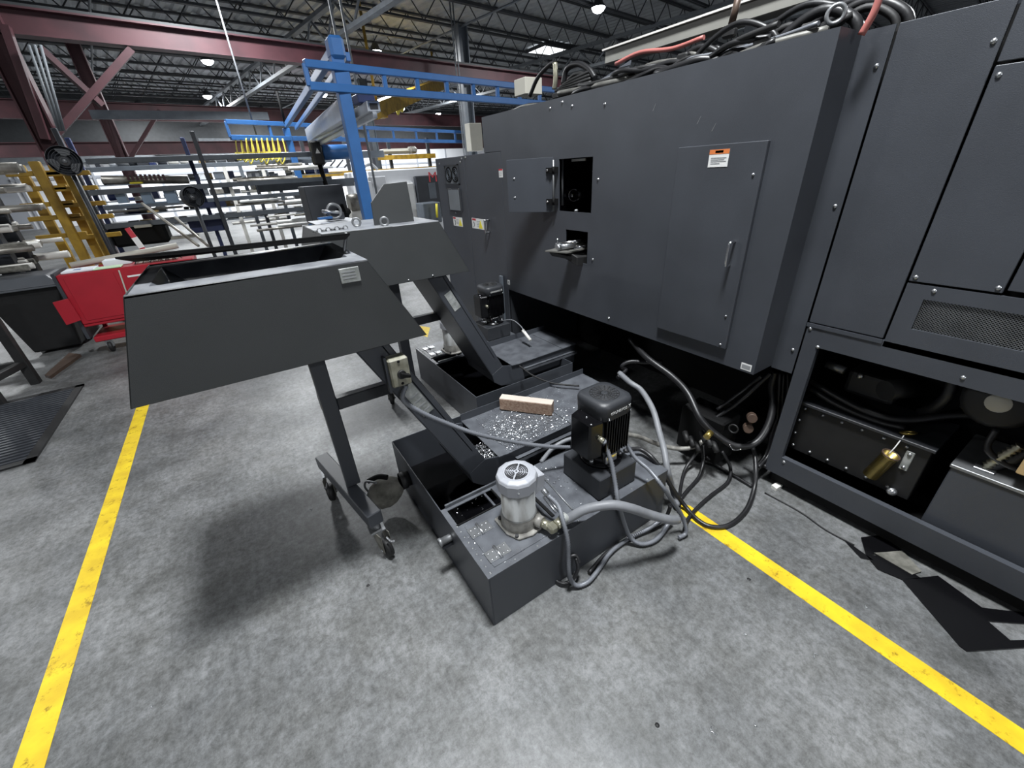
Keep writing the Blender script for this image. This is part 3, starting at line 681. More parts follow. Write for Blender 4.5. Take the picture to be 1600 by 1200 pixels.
# ================================================================== chip conveyors
YC = 1.46          # near side of the chute (front unit)
def conveyor(dx, dy, label, front):
    r = thing('chip_conveyor', label, 'conveyor', (.1 + dx, 1.67 + dy, 0))
    D = Vector((dx, dy, 0))
    def bd(m, n, mt, par=None, bevel=0.0, lab=None, seg=1): return m.move(D).build(n, mt, par or r, bevel, lab, seg)
    yf, yb = 1.42, 1.97
    A, Bp, Cc, Dd = Vector((-.277, 0, 1.412)), Vector((.352, 0, 1.405)), Vector((.515, 0, 1.10)), Vector((-.38, 0, 1.108))
    Y = lambda p, y: Vector((p.x, y, p.z))
    t = Vector((0, .005, 0))
    hood = bd(MB().prism([Y(A, yf), Y(Bp, yf), Y(Cc, yf), Y(Dd, yf)], t), 'hood_front', 'paint_hood', None, .002)
    bd(MB().prism([Y(A, yb), Y(Bp, yb), Y(Cc, yb), Y(Dd, yb)], -t), 'hood_back', 'paint_hood', None, .002)
    bd(MB().prism([Y(A, yf), Y(A, yb), Y(Dd, yb), Y(Dd, yf)], (.005, 0, 0)), 'hood_left', 'paint_hood', None, .002)
    bd(MB().prism([Y(Bp, yf), Y(Bp, yb), Y(Cc, yb), Y(Cc, yf)], (-.005, 0, 0)), 'hood_right', 'paint_hood', None, .002)
    zt = 1.408
    if front:
        i0, i1, j0, j1 = -.235, .315, 1.53, 1.90
        for n, q in (('front_lip', [(A.x, yf), (Bp.x, yf), (i1, j0), (i0, j0)]), ('back_lip', [(A.x, yb), (i0, j1), (i1, j1), (Bp.x, yb)]),
                     ('left_lip', [(A.x, yf), (i0, j0), (i0, j1), (A.x, yb)]), ('right_lip', [(Bp.x, yf), (Bp.x, yb), (i1, j1), (i1, j0)])):
            bd(MB().prism([(x, y, zt - .004) for x, y in q], (0, 0, .004)), n, 'paint_top_sheen')
        k0, k1, l0, l1, zb = -.05, .16, 1.62, 1.84, 1.22
        for n, q in (('funnel_plate', [(i0, j0, zt), (i1, j0, zt), (k1, l0, zb), (k0, l0, zb)]), ('funnel_plate', [(i0, j1, zt), (k0, l1, zb), (k1, l1, zb), (i1, j1, zt)]),
                     ('funnel_plate', [(i0, j0, zt), (k0, l0, zb), (k0, l1, zb), (i0, j1, zt)]), ('funnel_plate', [(i1, j0, zt), (i1, j1, zt), (k1, l1, zb), (k1, l0, zb)])):
            bd(MB().prism(q, (0, 0, -.004)), n, 'paint_worn_sheen')
        bd(MB().box((k0 - .02, l0 - .02, zb - .03), (k1 + .02, l1 + .02, zb - .02)), 'funnel_floor', 'black')
        # raised lid, hinged at the back
        L0, L1 = Vector((-.31, 1.80, 1.478)), Vector((.40, 1.80, 1.452)); M0, M1 = Vector((-.31, 1.98, 1.425)), Vector((.40, 1.98, 1.415))
        N0, N1 = Vector((-.285, 1.58, 1.484)), Vector((.352, 1.58, 1.472))
        lid = bd(MB().prism([N0, N1, M1, M0], (0, 0, .006)), 'hood_lid', 'black', None, .001)
        bd(MB().prism([N0 + Vector((0, -.002, .0)), N1 + Vector((0, -.002, 0)), N1 + Vector((-.02, -.002, -.014)), N0 + Vector((.10, -.002, -.006))], (0, .004, 0)), 'lid_flange', 'black', lid)
        bd(MB().tube([(.345, 1.60, 1.478), (.335, 1.6, 1.45), (.325, 1.6, 1.42), (.33, 1.59, 1.41)], .006, 6), 'lid_stay', 'steel_dull', lid)
        pl = bd(MB().box((.255, yf - .003, 1.345), (.318, yf, 1.392)), 'rating_plate', 'plate_silver', None, .001, 'worn silver rating plate')
        for z in (1.378, 1.368, 1.358): bd(MB().box((.262, yf - .0035, z), (.305, yf - .0028, z + .004)), 'print', 'print_grey', pl)
    else:
        bd(MB().prism([(A.x, yf, zt), (Bp.x, yf, zt), (Bp.x, yb, zt), (A.x, yb, zt)], (0, 0, -.005)), 'hood_top', 'paint_top_sheen', None, .002)
        for x, y in ((.065, 1.49), (-.05, 1.62)):
            e = bd(MB().torus((x, y, zt + .022), .02, .006, (.25, 1, 0)), 'lifting_eye', 'steel_dull')
            bd(MB().cyl((x, y, zt), (x, y, zt + .006), .016, 12), 'eye_collar', 'steel_dull', e)
        q = [(.03, 1.56, zt), (.255, 1.545, zt), (.247, 1.545, zt + .205), (.12, 1.553, zt + .2), (.035, 1.56, zt + .115)]
        bd(MB().prism(q, (0, .012, 0)), 'upright_plate', 'paint_hood', None, .001)
        for i in range(8): bd(MB().torus((-.28 + i * .022, 1.56 + .004 * (i % 2), zt + .006), .011, .003, (0, .3 + (i % 2), 1 - (i % 2)), 10, 5), 'chain_link', 'steel_dull')
        for x in (.12, .27): bd(MB().lathe((x, yf, 1.115), [(0, .004), (.005, .003), (.006, 0)], 8, (0, -1, 0)), 'screw', 'steel')
    # inclined chute
    u = Vector((-.441, 0, .897)); nrm = Vector((-.897, 0, -.441)); T0 = Vector((.725, YC, .372)); T1 = T0 + u * .93
    w_ = .40; dp = .105
    bd(MB().prism([T0, T1, T1 + nrm * dp, T0 + nrm * dp], (0, .006, 0)), 'chute_side', 'paint', None, .0015)
    bd(MB().prism([T0, T1, T1 + nrm * dp, T0 + nrm * dp], (0, -.006, 0)).move((0, w_, 0)), 'chute_side', 'paint', None, .0015)
    b0 = nrm * dp
    bd(MB().prism([T0 + b0, T1 + b0, T1 + b0 + Vector((0, w_, 0)), T0 + b0 + Vector((0, w_, 0))], nrm * .004), 'chute_floor', 'paint_dark')
    c0 = nrm * .02; s0 = u * .1
    bd(MB().prism([T0 + c0 + s0, T1 + c0, T1 + c0 + Vector((0, w_, 0)), T0 + c0 + s0 + Vector((0, w_, 0))], nrm * .004), 'chute_cover', 'paint_dark')
    for yy in (YC + .008, YC + w_ - .035):
        f0 = T0 + s0; bd(MB().prism([f0 + Vector((0, yy - YC, 0)), T1 + Vector((0, yy - YC, 0)), T1 + Vector((0, yy - YC + .027, 0)), f0 + Vector((0, yy - YC + .027, 0))], -nrm * .003), 'chute_rail', 'paint_dark')
    # horizontal trough
    xe = 1.75 if front else 1.42
    pol = [(.725, .372), (.725 + nrm.x * dp, .372 + nrm.z * dp), (.645, .26), (.70, .215), (.80, .195), (xe, .195), (xe, .345), (.86, .345), (.80, .352)]
    for yy, s_ in ((YC, .006), (YC + w_, -.006)):
        bd(MB().prism([(x, yy, z) for x, z in pol], (0, s_, 0)), 'trough_side', 'paint', None, .0015)
    bd(MB().prism([(x, YC + .006, z) for x, z in [(.632, .326), (.645, .26), (.70, .215), (.80, .195), (xe, .195), (xe, .20), (.80, .20), (.70, .22), (.65, .265)]], (0, w_ - .012, 0)), 'trough_floor', 'paint_dark')
    bd(MB().prism([(x, YC - .01, z) for x, z in [(.80, .352), (.86, .347), (1.28, .352), (1.28, .356), (.86, .352), (.80, .357)]], (0, w_ + .02, 0)), 'trough_cover', 'paint_worn_sheen')
    bd(MB().prism([(1.283, YC - .012, .352), (xe, YC - .012, .356), (xe, YC + w_ + .012, .356), (1.283, YC + w_ + .012, .352)], (0, 0, .006)), 'trough_cover', 'paint_worn_sheen')
    bd(MB().box((.80, YC + w_ + .01, .35), (xe, YC + w_ + .014, .40)), 'splash_strip', 'paint')
    bd(MB().box((.9, YC - .03, .30), (xe, YC - .004, .304)).box((.9, YC - .03, .28), (xe, YC - .027, .304)), 'trough_bracket', 'paint_worn_sheen')
    # stand
    bd(MB().box((.112, 1.80, .27), (.178, 1.862, 1.15)), 'stand_post', 'paint', None, .004)
    bd(MB().box((.178, 1.81, .70), (.47, 1.855, .76)), 'cross_bar', 'paint_dark', None, .004)
    bd(MB().box((.112, 1.86, .70), (.178, 1.9, .78)), 'stand_gusset', 'paint_dark')
    bm_ = MB().box((-.035, -.325, .195), (.035, .325, .27)).rot(math.radians(10)).move((.112, 1.865, 0))
    bd(bm_, 'base_beam', 'paint', None, .004)
    for s_ in (-1, 1):
        cx, cy = .112 - s_ * .052, 1.865 + s_ * .29
        cs = bd(MB().cyl((cx, cy, .155), (cx, cy, .205), .022, 12).box((cx - .035, cy - .035, .15), (cx + .035, cy + .035, .158)), 'caster', 'steel_dull')
        ang = 1.25 if s_ < 0 else 1.9
        ex = Vector((math.cos(ang), -math.sin(ang), 0)); ey = Vector((math.sin(ang), math.cos(ang), 0)); c = Vector((cx, cy, 0)) + ex * .045
        wc = c + Vector((0, 0, .05))
        bd(MB().lathe(wc - ey * .016, [(0, 0), (.040, 0), (.05, .005), (.05, .027), (.04, .032), (0, .032)], 20, ey), 'wheel', 'rubber', cs)
        bd(MB().cyl(wc - ey * .03, wc + ey * .03, .007, 8), 'axle', 'chrome', cs)
        for q in (-.024, .021):
            b1 = wc + ey * q
            bd(MB().prism([b1 - ex * .06 + Vector((0, 0, .1)), b1 + ex * .02 + Vector((0, 0, .1)), b1 + ex * .018 - Vector((0, 0, .012)), b1 - ex * .015 - Vector((0, 0, .012))], ey * .003), 'fork', 'dust', cs)
        bd(MB().tube([wc + ex * .03 + Vector((0, 0, .09)), wc + ex * .07 + Vector((0, 0, .085)), wc + ex * .09 + Vector((0, 0, .105))], .005, 6), 'brake_lever', 'steel', cs)
    # rating plate on the chute side
    q0 = T0 + u * (.44 if front else .58) + nrm * .028; 
    Lp, Wp = (.17, .055) if front else (.13, .05)
    pp = bd(MB().prism([q0, q0 + u * Lp, q0 + u * Lp + nrm * Wp, q0 + nrm * Wp], (0, -.002, 0)), 'rating_plate', 'plate_silver', None, 0, 'silver instruction plate')
    for i in range(4):
        e0 = q0 + u * (.02 + i * .03) + nrm * .008; bd(MB().prism([e0, e0 + u * .006, e0 + u * .006 + nrm * (Wp - .02), e0 + nrm * (Wp - .02)], (0, -.0026, 0)), 'print', 'print_grey', pp)
    if front:
        cb = bd(MB().box((.345, YC - .05, .925), (.421, YC + .01, 1.042)), 'control_box', 'box_dirty', None, .006)
        bd(MB().prism([(.375, YC - .055, .972), (.412, YC - .055, .962), (.414, YC - .055, .974), (.38, YC - .055, .990)], (0, -.02, 0)), 'switch_knob', 'black', cb, .002)
        bd(MB().cyl((.385, YC - .05, .978), (.385, YC - .062, .978), .017, 14), 'switch_collar', 'rubber', cb)
        for z in (.938, 1.030): bd(MB().lathe((.383, YC - .05, z), [(0, .002), (.005, .002), (.006, 0)], 8, (0, -1, 0)), 'box_screw', 'black', cb)
        bd(MB().box((.335, YC - .03, .90), (.345, YC, 1.05)), 'box_bracket', 'dark_cab', cb)
    return r
conveyor(0, 0, 'front charcoal chip conveyor with open hood, inclined chute and caster stand', True)
conveyor(.65, .86, 'second charcoal chip conveyor behind, closed hood with lifting eyes', False)
# bits of the front unit that stand loose on it
# metal chips on the front trough cover
ch = MB(); rr = random.Random(11)
def chip(c, s_):
    a = rr.random() * 6.28; e = Vector((math.cos(a), math.sin(a), rr.uniform(-.3, .5))) * s_; f = Vector((-math.sin(a), math.cos(a), rr.uniform(-.2, .9))) * s_ * .45
    ch.add([c, c + e, c + e + f, c + f * .6], [(0, 1, 2, 3)])
for i in range(5200):
    k_ = rr.random()
    if k_ < .62: x, y = rr.gauss(.99, .085), rr.gauss(1.59, .085)
    elif k_ < .8: x, y = rr.gauss(1.22, .07), rr.gauss(1.55, .1)
    elif k_ < .9: x, y = rr.uniform(.86, 1.5), rr.uniform(1.47, 1.85)
    else: x, y = rr.uniform(.74, .80), rr.uniform(1.47, 1.62)
    if not (.86 < x < 1.65 and 1.455 < y < 1.855) and k_ < .9: continue
    z = .3585 if x > .82 else .352 - rr.random() * .02
    chip(Vector((x, y, z + rr.random() * .004)), rr.uniform(.0025, .0065))
co = ch.build('metal_chips', 'chips'); tag(co, 'bright metal chips strewn over the front conveyor cover', 'metal chips'); co['kind'] = 'stuff'
# wood block
wb = thing('wood_block', 'short rough wooden block lying on the conveyor cover among chips', 'wood block', (1.12, 1.66, .3585))
p0, p1 = az(781, 640, .36), az(862, 650, .36)
d = (p1 - p0); d.z = 0; Lb = d.length; d.normalize(); nb = Vector((-d.y, d.x, 0))
MB().prism([p0, p1, p1 + nb * .06, p0 + nb * .06], (0, 0, .075)).build('timber', 'wood', wb, .003)
MB().prism([p0 + Vector((0, 0, .0752)) + nb * .002, p1 + Vector((0, 0, .0752)) + nb * .002, p1 + nb * .058 + Vector((0, 0, .0752)), p0 + nb * .058 + Vector((0, 0, .0752))], (0, 0, .0012)).build('pale_top_face', 'wood_light', wb)  # thin paler layer over the top of the block

# ================================================================== coolant tanks
def tank(x0, y0, x1, y1, mirror, label, zt=.288):
    r = thing('coolant_tank', label, 'tank', ((x0 + x1) / 2, (y0 + y1) / 2, 0))
    def Yf(y): return y0 + y1 - y if mirror else y
    def bx(a, b, n, m, par=None, bev=0.0, lab=None): return MB().box((a[0], Yf(a[1]), a[2]), (b[0], Yf(b[1]), b[2])).build(n, m, par or r, bev, lab)
    t = .005
    bx((x0, y0, 0), (x0 + t, y1, zt), 'tank_wall', 'paint', None, .0015); bx((x1 - t, y0, 0), (x1, y1, zt), 'tank_wall', 'paint', None, .0015)
    bx((x0 + t, y0, 0), (x1 - t, y0 + t, zt), 'tank_wall', 'paint', None, .0015); bx((x0 + t, y1 - t, 0), (x1 - t, y1, zt), 'tank_wall', 'paint', None, .0015)
    bx((x0 + t, y0 + t, 0), (x1 - t, y1 - t, .004), 'tank_floor', 'black'); bx((x0 + t, y0 + t, .06), (x1 - t, y1 - t, .064), 'coolant', 'oil_water')
    # top deck over the near part with a rectangular hatch
    ym = y0 + .43
    dk_z = zt - .001
    hx0, hx1, hy0, hy1 = x0 + .025, x0 + .255, y0 + .305, y0 + .41
    q = []
    bx((x0, y0, dk_z), (x1, hy0, dk_z + .004), 'deck_plate', 'paint_worn_sheen'); bx((x0, hy0, dk_z), (hx0, ym, dk_z + .004), 'deck_plate', 'paint_worn_sheen')
    bx((hx1, hy0, dk_z), (x1, ym, dk_z + .004), 'deck_plate', 'paint_worn_sheen'); bx((hx0, hy1, dk_z), (hx1, ym, dk_z + .004), 'deck_plate', 'paint_worn_sheen')
    bx((hx0, ym - .005, dk_z + .004), (hx0 + .36, ym + .005, dk_z + .022), 'deck_angle', 'paint_worn_sheen', None, .001)
    bx((hx0 - .006, hy0 - .006, dk_z + .004), (hx1 + .006, hy0, dk_z + .009), 'hatch_rim', 'black'); bx((hx1, hy0, dk_z + .004), (hx1 + .006, hy1, dk_z + .009), 'hatch_rim', 'black')
    bx((hx0 + .19, hy0, dk_z - .01), (hx0 + .20, hy1, dk_z), 'hatch_bar', 'paint_worn_sheen')
    cp = bx((x0 + .045, y0 + .03, dk_z + .004), (x0 + .50, y0 + .28, dk_z + .007), 'cover_plate', 'paint_worn_sheen', None, .001)
    for hy in (y0 + .08, y0 + .225):
        hn = MB()
        xx = x0 + .092; yy = Yf(hy)
        hn.box((xx - .05, yy - .028, dk_z + .007), (xx - .004, yy + .028, dk_z + .010)).box((xx + .004, yy - .028, dk_z + .007), (xx + .05, yy + .028, dk_z + .010))
        ho = hn.build('hinge', 'steel', r, .001)
        MB().cyl((xx, yy - .034, dk_z + .011), (xx, yy + .034, dk_z + .011), .0065, 10).build('hinge_barrel', 'steel', ho)
        for ddx in (-.036, -.016, .018, .038):
            for ddy in (-.016, .016): MB().lathe((xx + ddx, yy + ddy, dk_z + .010), [(0, .0015), (.004, .001), (.005, 0)], 8).build('rivet', 'steel_dull', ho)
    for i in range(9):
        MB().lathe((x0 + .02, Yf(y0 + .02 + i * .035), dk_z + .004), [(0, .003), (.004, .002), (.005, 0)], 8).build('deck_screw', 'steel_dull', r)
        MB().lathe((x0 + .02 + i * .11, Yf(y0 + .015), dk_z + .004), [(0, .003), (.004, .002), (.005, 0)], 8).build('deck_screw', 'steel_dull', r)
    return r
tk = tank(.42, .925, 1.455, 2.03, False, 'front charcoal coolant tank with hinged deck plate on the floor')
tank(1.06, 2.17, 1.92, 3.27, True, 'rear charcoal coolant tank with open bay under the second conveyor')
# pipe stubs on the left wall of the front tank
st = MB().lathe((.42, 1.80, .175), [(0, .0), (.042, 0), (.042, .018), (.048, .02), (.048, .05), (.04, .052), (.04, .0)], 20, (-1, 0, 0)).build('flange_ring', 'rubber', tk)
MB().lathe((.42, 1.27, .20), [(.017, 0), (.017, .045), (.02, .046), (.02, .06), (.014, .06), (.013, .02), (0, .02)], 16, (-1, 0, 0)).build('drain_stub', 'steel_dull', tk)
MB().box((.37, 1.255, .165), (.42, 1.285, .18)).build('stub_bracket', 'dark_cab', tk)
# dusty float on the end of the side port
dz = thing('dusty_bag', 'dusty grey bulging cloth sleeve on the side port of the front tank', 'filter bag', (.3, 1.83, 0))
MB().lathe((.372, 1.80, .165), [(.036, 0), (.06, .03), (.078, .07), (.082, .11), (.07, .15), (.045, .18), (0, .19)], 20, (-.9, .2, -.35)).build('sleeve', 'dust', dz)
MB().tube([(.31, 1.80, .235), (.27, 1.83, .24), (.22, 1.86, .215)], .014, 8).build('strap', 'black', dz)
MB().tube([(.25, 1.80, .23), (.21, 1.85, .225), (.2, 1.89, .16), (.22, 1.88, .1)], .006, 6).build('handle_wire', 'steel_dull', dz)
# deck rods (loose) on the front tank
tag(MB().box((.80, 1.02, .292), (.815, 1.19, .300)).build('flat_bar', 'black'), 'black flat bar lying on the front tank deck by the grey motor', 'bar')
tag(MB().tube([(.845, 1.03, .297), (.86, 1.14, .297), (.845, 1.14, .297), (.83, 1.03, .297)], .004, 6, 1).build('bent_rod', 'steel'), 'bent bright rod lying on the front tank deck', 'rod')
tag(MB().tube([(.90, 1.0, .296), (.93, 1.28, .296)], .0035, 6).build('straight_rod', 'steel_dull'), 'thin straight rod lying across the front tank deck', 'rod')
cc = MB()
for i in range(260):
    ch = cc; chip(Vector((rr.uniform(.43, 1.0), rr.uniform(.935, 1.33), .2935 + rr.random() * .002)) if rr.random() < .5 else Vector((rr.gauss(.93, .06), rr.gauss(1.25, .06), .2935)), rr.uniform(.002, .006))
co = cc.build('metal_chips', 'chips'); tag(co, 'few metal specks on the front tank deck plate', 'metal chips'); co['kind'] = 'stuff'

# ================================================================== grey pump motors
def grey_pump(x, y, z, label, s=1.0, dirty=False):
    r = thing('coolant_pump', label, 'pump', (x, y, z))
    n = 12
    fl = MB(); pts = []
    for (a, b_) in ((-.085, -.03), (-.06, -.085), (.0, -.1), (.085, -.085), (.1, 0), (.085, .06), (.03, .085), (-.085, .07)): pts.append((x + a, y + b_, z))
    fl.prism(pts, (0, 0, .012)).build('base_flange', 'casting', r, .003)
    MB().lathe((x, y, z + .012), [(.078, 0), (.078, .047), (.074, .055), (.074, .06)], 28).build('pump_housing', 'casting', r)
    MB().lathe((x, y, z + .07), [(.076, 0), (.072, .004), (.072, .16), (.06, .162)], 32).build('motor_body', 'motor_grey', r)
    cap = MB().lathe((x, y, z + .212), [(.07, -.002), (.085, 0), (.085, .05), (.08, .062), (.06, .070), (.055, .066), (.0, .068)], 12 if not dirty else 24, smooth=not True).build('fan_cover', 'motor_white', r, .002)
    for k_, rr_ in enumerate((.014, .022, .030, .038, .045)):
        m = MB()
        for q in range(4):
            P_ = []
            for i in range(7):
                g_ = math.asin(.0035 / rr_); t_ = q * math.pi / 2 + .75 + g_ + i * (math.pi / 2 - 2 * g_) / 6; P_.append((x + rr_ * math.cos(t_), y + rr_ * math.sin(t_), z + .2805))
            m.tube(P_, .0024, 5, 1)
        m.build('grille_slot', 'ink', cap)
    MB().cyl((x, y, z + .279), (x, y, z + .282), .004, 8).build('centre_screw', 'ink', cap)
    for a in (.3, 2.4, 4.2): MB().lathe((x + 0.085 * math.cos(a), y + 0.085 * math.sin(a), z + .238), [(0, .003), (.004, .002), (.005, 0)], 8, (math.cos(a), math.sin(a), 0)).build('screw', 'steel', cap)
    tb_ = MB().prism([(x + .07, y - .03, z + .13), (x + .12, y - .03, z + .16), (x + .12, y - .03, z + .225), (x + .07, y - .03, z + .235)], (0, .07, 0)).build('terminal_box', 'motor_white', r, .004)
    MB().cyl((x + .105, y - .03, z + .15), (x + .112, y - .055, z + .135), .012, 10).build('cable_gland', 'steel', tb_)
    for (a, b_) in ((-.06, -.07), (.07, -.07), (.075, .05), (-.065, .055)):
        MB().cyl((x + a, y + b_, z + .012), (x + a, y + b_, z + .022), .008, 8).build('bolt', 'ink', r)
    return r
GX, GY, GZ = .672, 1.085, .2945
gp = grey_pump(GX, GY, GZ, 'grey coolant pump motor with round fan grille on the front tank')
e = MB().cyl((GX + .04, GY - .06, GZ + .04), (GX + .055, GY - .095, GZ + .04), .026, 14).build('outlet_collar', 'casting', gp)
MB().cyl((GX + .05, GY - .085, GZ + .04), (GX + .065, GY - .125, GZ + .04), .02, 8).build('hex_nipple', 'fitting', gp)
MB().box((GX + .05, GY - .16, GZ + .022), (GX + .09, GY - .118, GZ + .060)).build('elbow', 'fitting', gp, .008)
MB().cyl((GX + .088, GY - .14, GZ + .042), (GX + .115, GY - .137, GZ + .045), .023, 6).build('hex_nut', 'fitting', gp)
MB().cyl((GX + .115, GY - .137, GZ + .045), (GX + .15, GY - .133, GZ + .05), .021, 12).build('hose_ferrule', 'plate_silver', gp)
p2 = az(702, 552, .29)
grey_pump(1.30, 3.0, .2945, 'grey grimy pump motor on the far rear tank', dirty=True)

# ================================================================== black pumps
def rsq(x, y, hw, z, rad, n=6):
    P_ = []
    for cx, cy, a0 in ((1, 1, 0), (-1, 1, 90), (-1, -1, 180), (1, -1, 270)):
        for i in range(n + 1):
            a = math.radians(a0 + 90 * i / n); P_.append(Vector((x + cx * (hw - rad) + rad * math.cos(a), y + cy * (hw - rad) + rad * math.sin(a), z)))
    return P_
def loft(m, rings, cap=True):
    k = len(m.v); n = len(rings[0])
    for r_ in rings: m.v += [Vector(p) for p in r_]
    for a in range(len(rings) - 1):
        for i in range(n):
            j = (i + 1) % n; m.f.append((k + a * n + i, k + a * n + j, k + (a + 1) * n + j, k + (a + 1) * n + i)); m.sm.append(True)
    if cap:
        m.f.append(tuple(k + i for i in range(n))[::-1]); m.sm.append(False); m.f.append(tuple(k + (len(rings) - 1) * n + i for i in range(n))); m.sm.append(False)
    return m
def black_pump(x, y, z, label, block=True, rz=0.0):
    r = thing('vertical_pump', label, 'pump', (x, y, z))
    def bd(m, n, mt, par=None, bev=0.0): return m.build(n, mt, par or r, bev)
    zb = z
    if block:
        bd(MB().box((x - .13, y - .13, z), (x + .105, y + .12, z + .118)), 'base_block', 'paint_dark', None, .004); zb = z + .118
    bd(MB().lathe((x, y, zb), [(.0, .0), (.10, 0), (.10, .012), (.075, .014), (.07, .03), (.07, .06), (.085, .07)], 28), 'pump_foot', 'black_gloss')
    bd(MB().box((x - .05, y - .085, zb + .02), (x + .02, y - .06, zb + .065)), 'inspection_plate', 'chrome', None, .004)
    for a in range(6):
        t_ = a * math.pi / 3 + .3; bd(MB().cyl((x + .088 * math.cos(t_), y + .088 * math.sin(t_), zb + .012), (x + .088 * math.cos(t_), y + .088 * math.sin(t_), zb + .03), .009, 6), 'bolt', 'steel')
    z0 = zb + .07; z1 = z0 + .20
    body = bd(loft(MB(), [rsq(x, y, .078, z0, .03), rsq(x, y, .078, z1, .03)]), 'motor_body', 'black_gloss')
    for sgn, ax_ in ((-1, 'y'), (1, 'y'), (1, 'x')):
        for i in range(10):
            o_ = -.068 + i * .015
            if ax_ == 'y': mm = MB().box((x + o_, y + sgn * .078, z0 + .01), (x + o_ + .004, y + sgn * .094, z1))
            else: mm = MB().box((x + sgn * .078, y + o_, z0 + .01), (x + sgn * .094, y + o_ + .004, z1))
            bd(mm, 'cooling_fin', 'black_gloss', body)
    cap = bd(loft(MB(), [rsq(x, y, .094, z1 - .005, .045), rsq(x, y, .096, z1 + .055, .045), rsq(x, y, .09, z1 + .07, .042), rsq(x, y, .07, z1 + .074, .04)]), 'fan_cap', 'paint_dark')
    for k_ in range(5): bd(MB().torus((x, y, z1 + .074), .02 + k_ * .011, .0018, (0, 0, 1), 28, 5), 'grille_ring', 'rubber', cap)
    for k_ in range(16):
        t_ = k_ * math.pi / 8; bd(MB().tube([(x + .015 * math.cos(t_), y + .015 * math.sin(t_), z1 + .075), (x + .064 * math.cos(t_), y + .064 * math.sin(t_), z1 + .075)], .0014, 4, 1), 'grille_spoke', 'rubber', cap)
    bd(MB().cyl((x, y, z1 + .072), (x, y, z1 + .077), .004, 8), 'cap_screw', 'chrome', cap)
    for yy in (-.05, .05): pass
    for xx in (-.06, .07): bd(MB().lathe((x + xx, y - .096, z1 + .005), [(0, .004), (.005, .003), (.006, 0)], 8, (0, -1, 0)), 'cap_bolt', 'chrome', cap)
    M = frame_on((x - .006, y - .0975, z1 + .03), (1, 0, 0), (0, 0, 1))
    text_mesh('brand_lettering', 'GRUNDFOS', .0185, 'sticker_white', cap, M)
    M = frame_on((x + .057, y - .0972, z1 + .033), (1, 0, 0), (0, 0, 1))
    text_mesh('emblem', 'X', .024, 'sticker_white', cap, M)
    # terminal box on the left side
    q = [(x - .15, y - .075, z0 + .01), (x - .078, y - .085, z0 + .01), (x - .078, y + .07, z0 + .01), (x - .15, y + .05, z0 + .01)]
    tb_ = bd(MB().prism(q, (0, 0, .19)), 'terminal_box', 'black_gloss', None, .008)
    for k_ in range(3): bd(MB().lathe((x - .14 + k_ * .025, y - .07 + k_ * .055, z0 + .20), [(0, .004), (.004, .003), (.005, 0)], 8), 'lid_screw', 'steel', tb_)
    bd(MB().cyl((x - .10, y - .08, z0 + .12), (x - .095, y - .105, z0 + .115), .012, 8), 'cable_gland', 'fitting', tb_)
    return r, z0
PX, PY = 1.16, 1.10
bp_, pz0 = black_pump(PX, PY, .2945, 'black vertical coolant pump with white lettering on the front tank')
black_pump(1.765, 3.10, .2945, 'black vertical coolant pump standing behind the second chute')
tag(MB().box((1.90, 3.12, 0), (1.92, 3.16, .80)).build('upright_strip', 'rack_grey', None, .002), 'narrow grey upright strip beside the rear black pump', 'post')

# ================================================================== hoses and cables on the floor
def hose(n, label, cat, pts, r_, m, ripple=0, step=None, grp='hoses and cables around the front tank'):
    o = MB().tube(pts, r_, 10, 8, ripple, step).build(n, m); return tag(o, label, cat, grp)
A = az
hose('suction_hose', 'thick grey hose arching from the grey pump elbow over the tank edge', 'hose',
     [(GX + .14, GY - .134, GZ + .05), A(885, 812, .33), A(915, 796, .38), A(955, 789, .40), A(985, 794, .37), A(1015, 804, .30), A(1045, 812, .24), A(1058, 812, .20)], .0205, 'hose_grey')
hose('flexible_conduit', 'ribbed grey conduit dropping from the grey motor box to the floor loop', 'conduit',
     [(GX + .113, GY - .06, GZ + .132), A(872, 790, .40), A(880, 815, .36), A(887, 845, .28), A(888, 870, .20), A(889, 895, .12), A(893, 908, .05), A(903, 915, .02), A(920, 908, .02), A(935, 890, .02), A(955, 862, .02), A(985, 840, .02), A(1015, 825, .03), A(1035, 810, .06)], .0095, 'conduit', .15, .0055)
hose('flexible_conduit', 'ribbed grey conduit hanging from the black pump terminal box', 'conduit',
     [(PX - .095, PY - .105, pz0 + .115), A(945, 694, .55), A(955, 722, .47), A(961, 755, .38), A(966, 785, .30), A(974, 815, .16), A(985, 840, .05), A(1003, 850, .02), A(1025, 843, .02), A(1042, 822, .03), A(1050, 805, .08)], .0105, 'conduit', .15, .006)
hose('flexible_conduit', 'ribbed grey conduit from the control box drooping across the front trough', 'conduit',
     [Vector((.40, YC - .03, .915)), A(630, 625, .86), A(660, 645, .78), A(700, 662, .70), A(745, 678, .62), A(800, 690, .53), A(850, 697, .46), A(890, 699, .42)], .0095, 'conduit', .15, .0055)
hose('flexible_conduit', 'ribbed dark conduit leaving the black pump down past the tank corner', 'conduit',
     [(PX + .10, PY - .03, pz0 + .03), A(990, 712, .42), A(1015, 735, .38), A(1035, 760, .34), A(1052, 785, .22), A(1065, 805, .12), A(1072, 825, .05), A(1070, 835, .02), A(1060, 840, .02)], .0095, 'conduit', .15, .0055)
hose('pale_hose', 'pale thick hose curving from under the machine down to the tank corner', 'hose',
     [A(968, 583, .46), A(985, 598, .46), A(1002, 610, .44), A(1020, 640, .40), A(1030, 675, .34), A(1038, 705, .30), A(1043, 735, .24), A(1050, 760, .12), A(1058, 790, .03)], .0165, 'hose_grey')
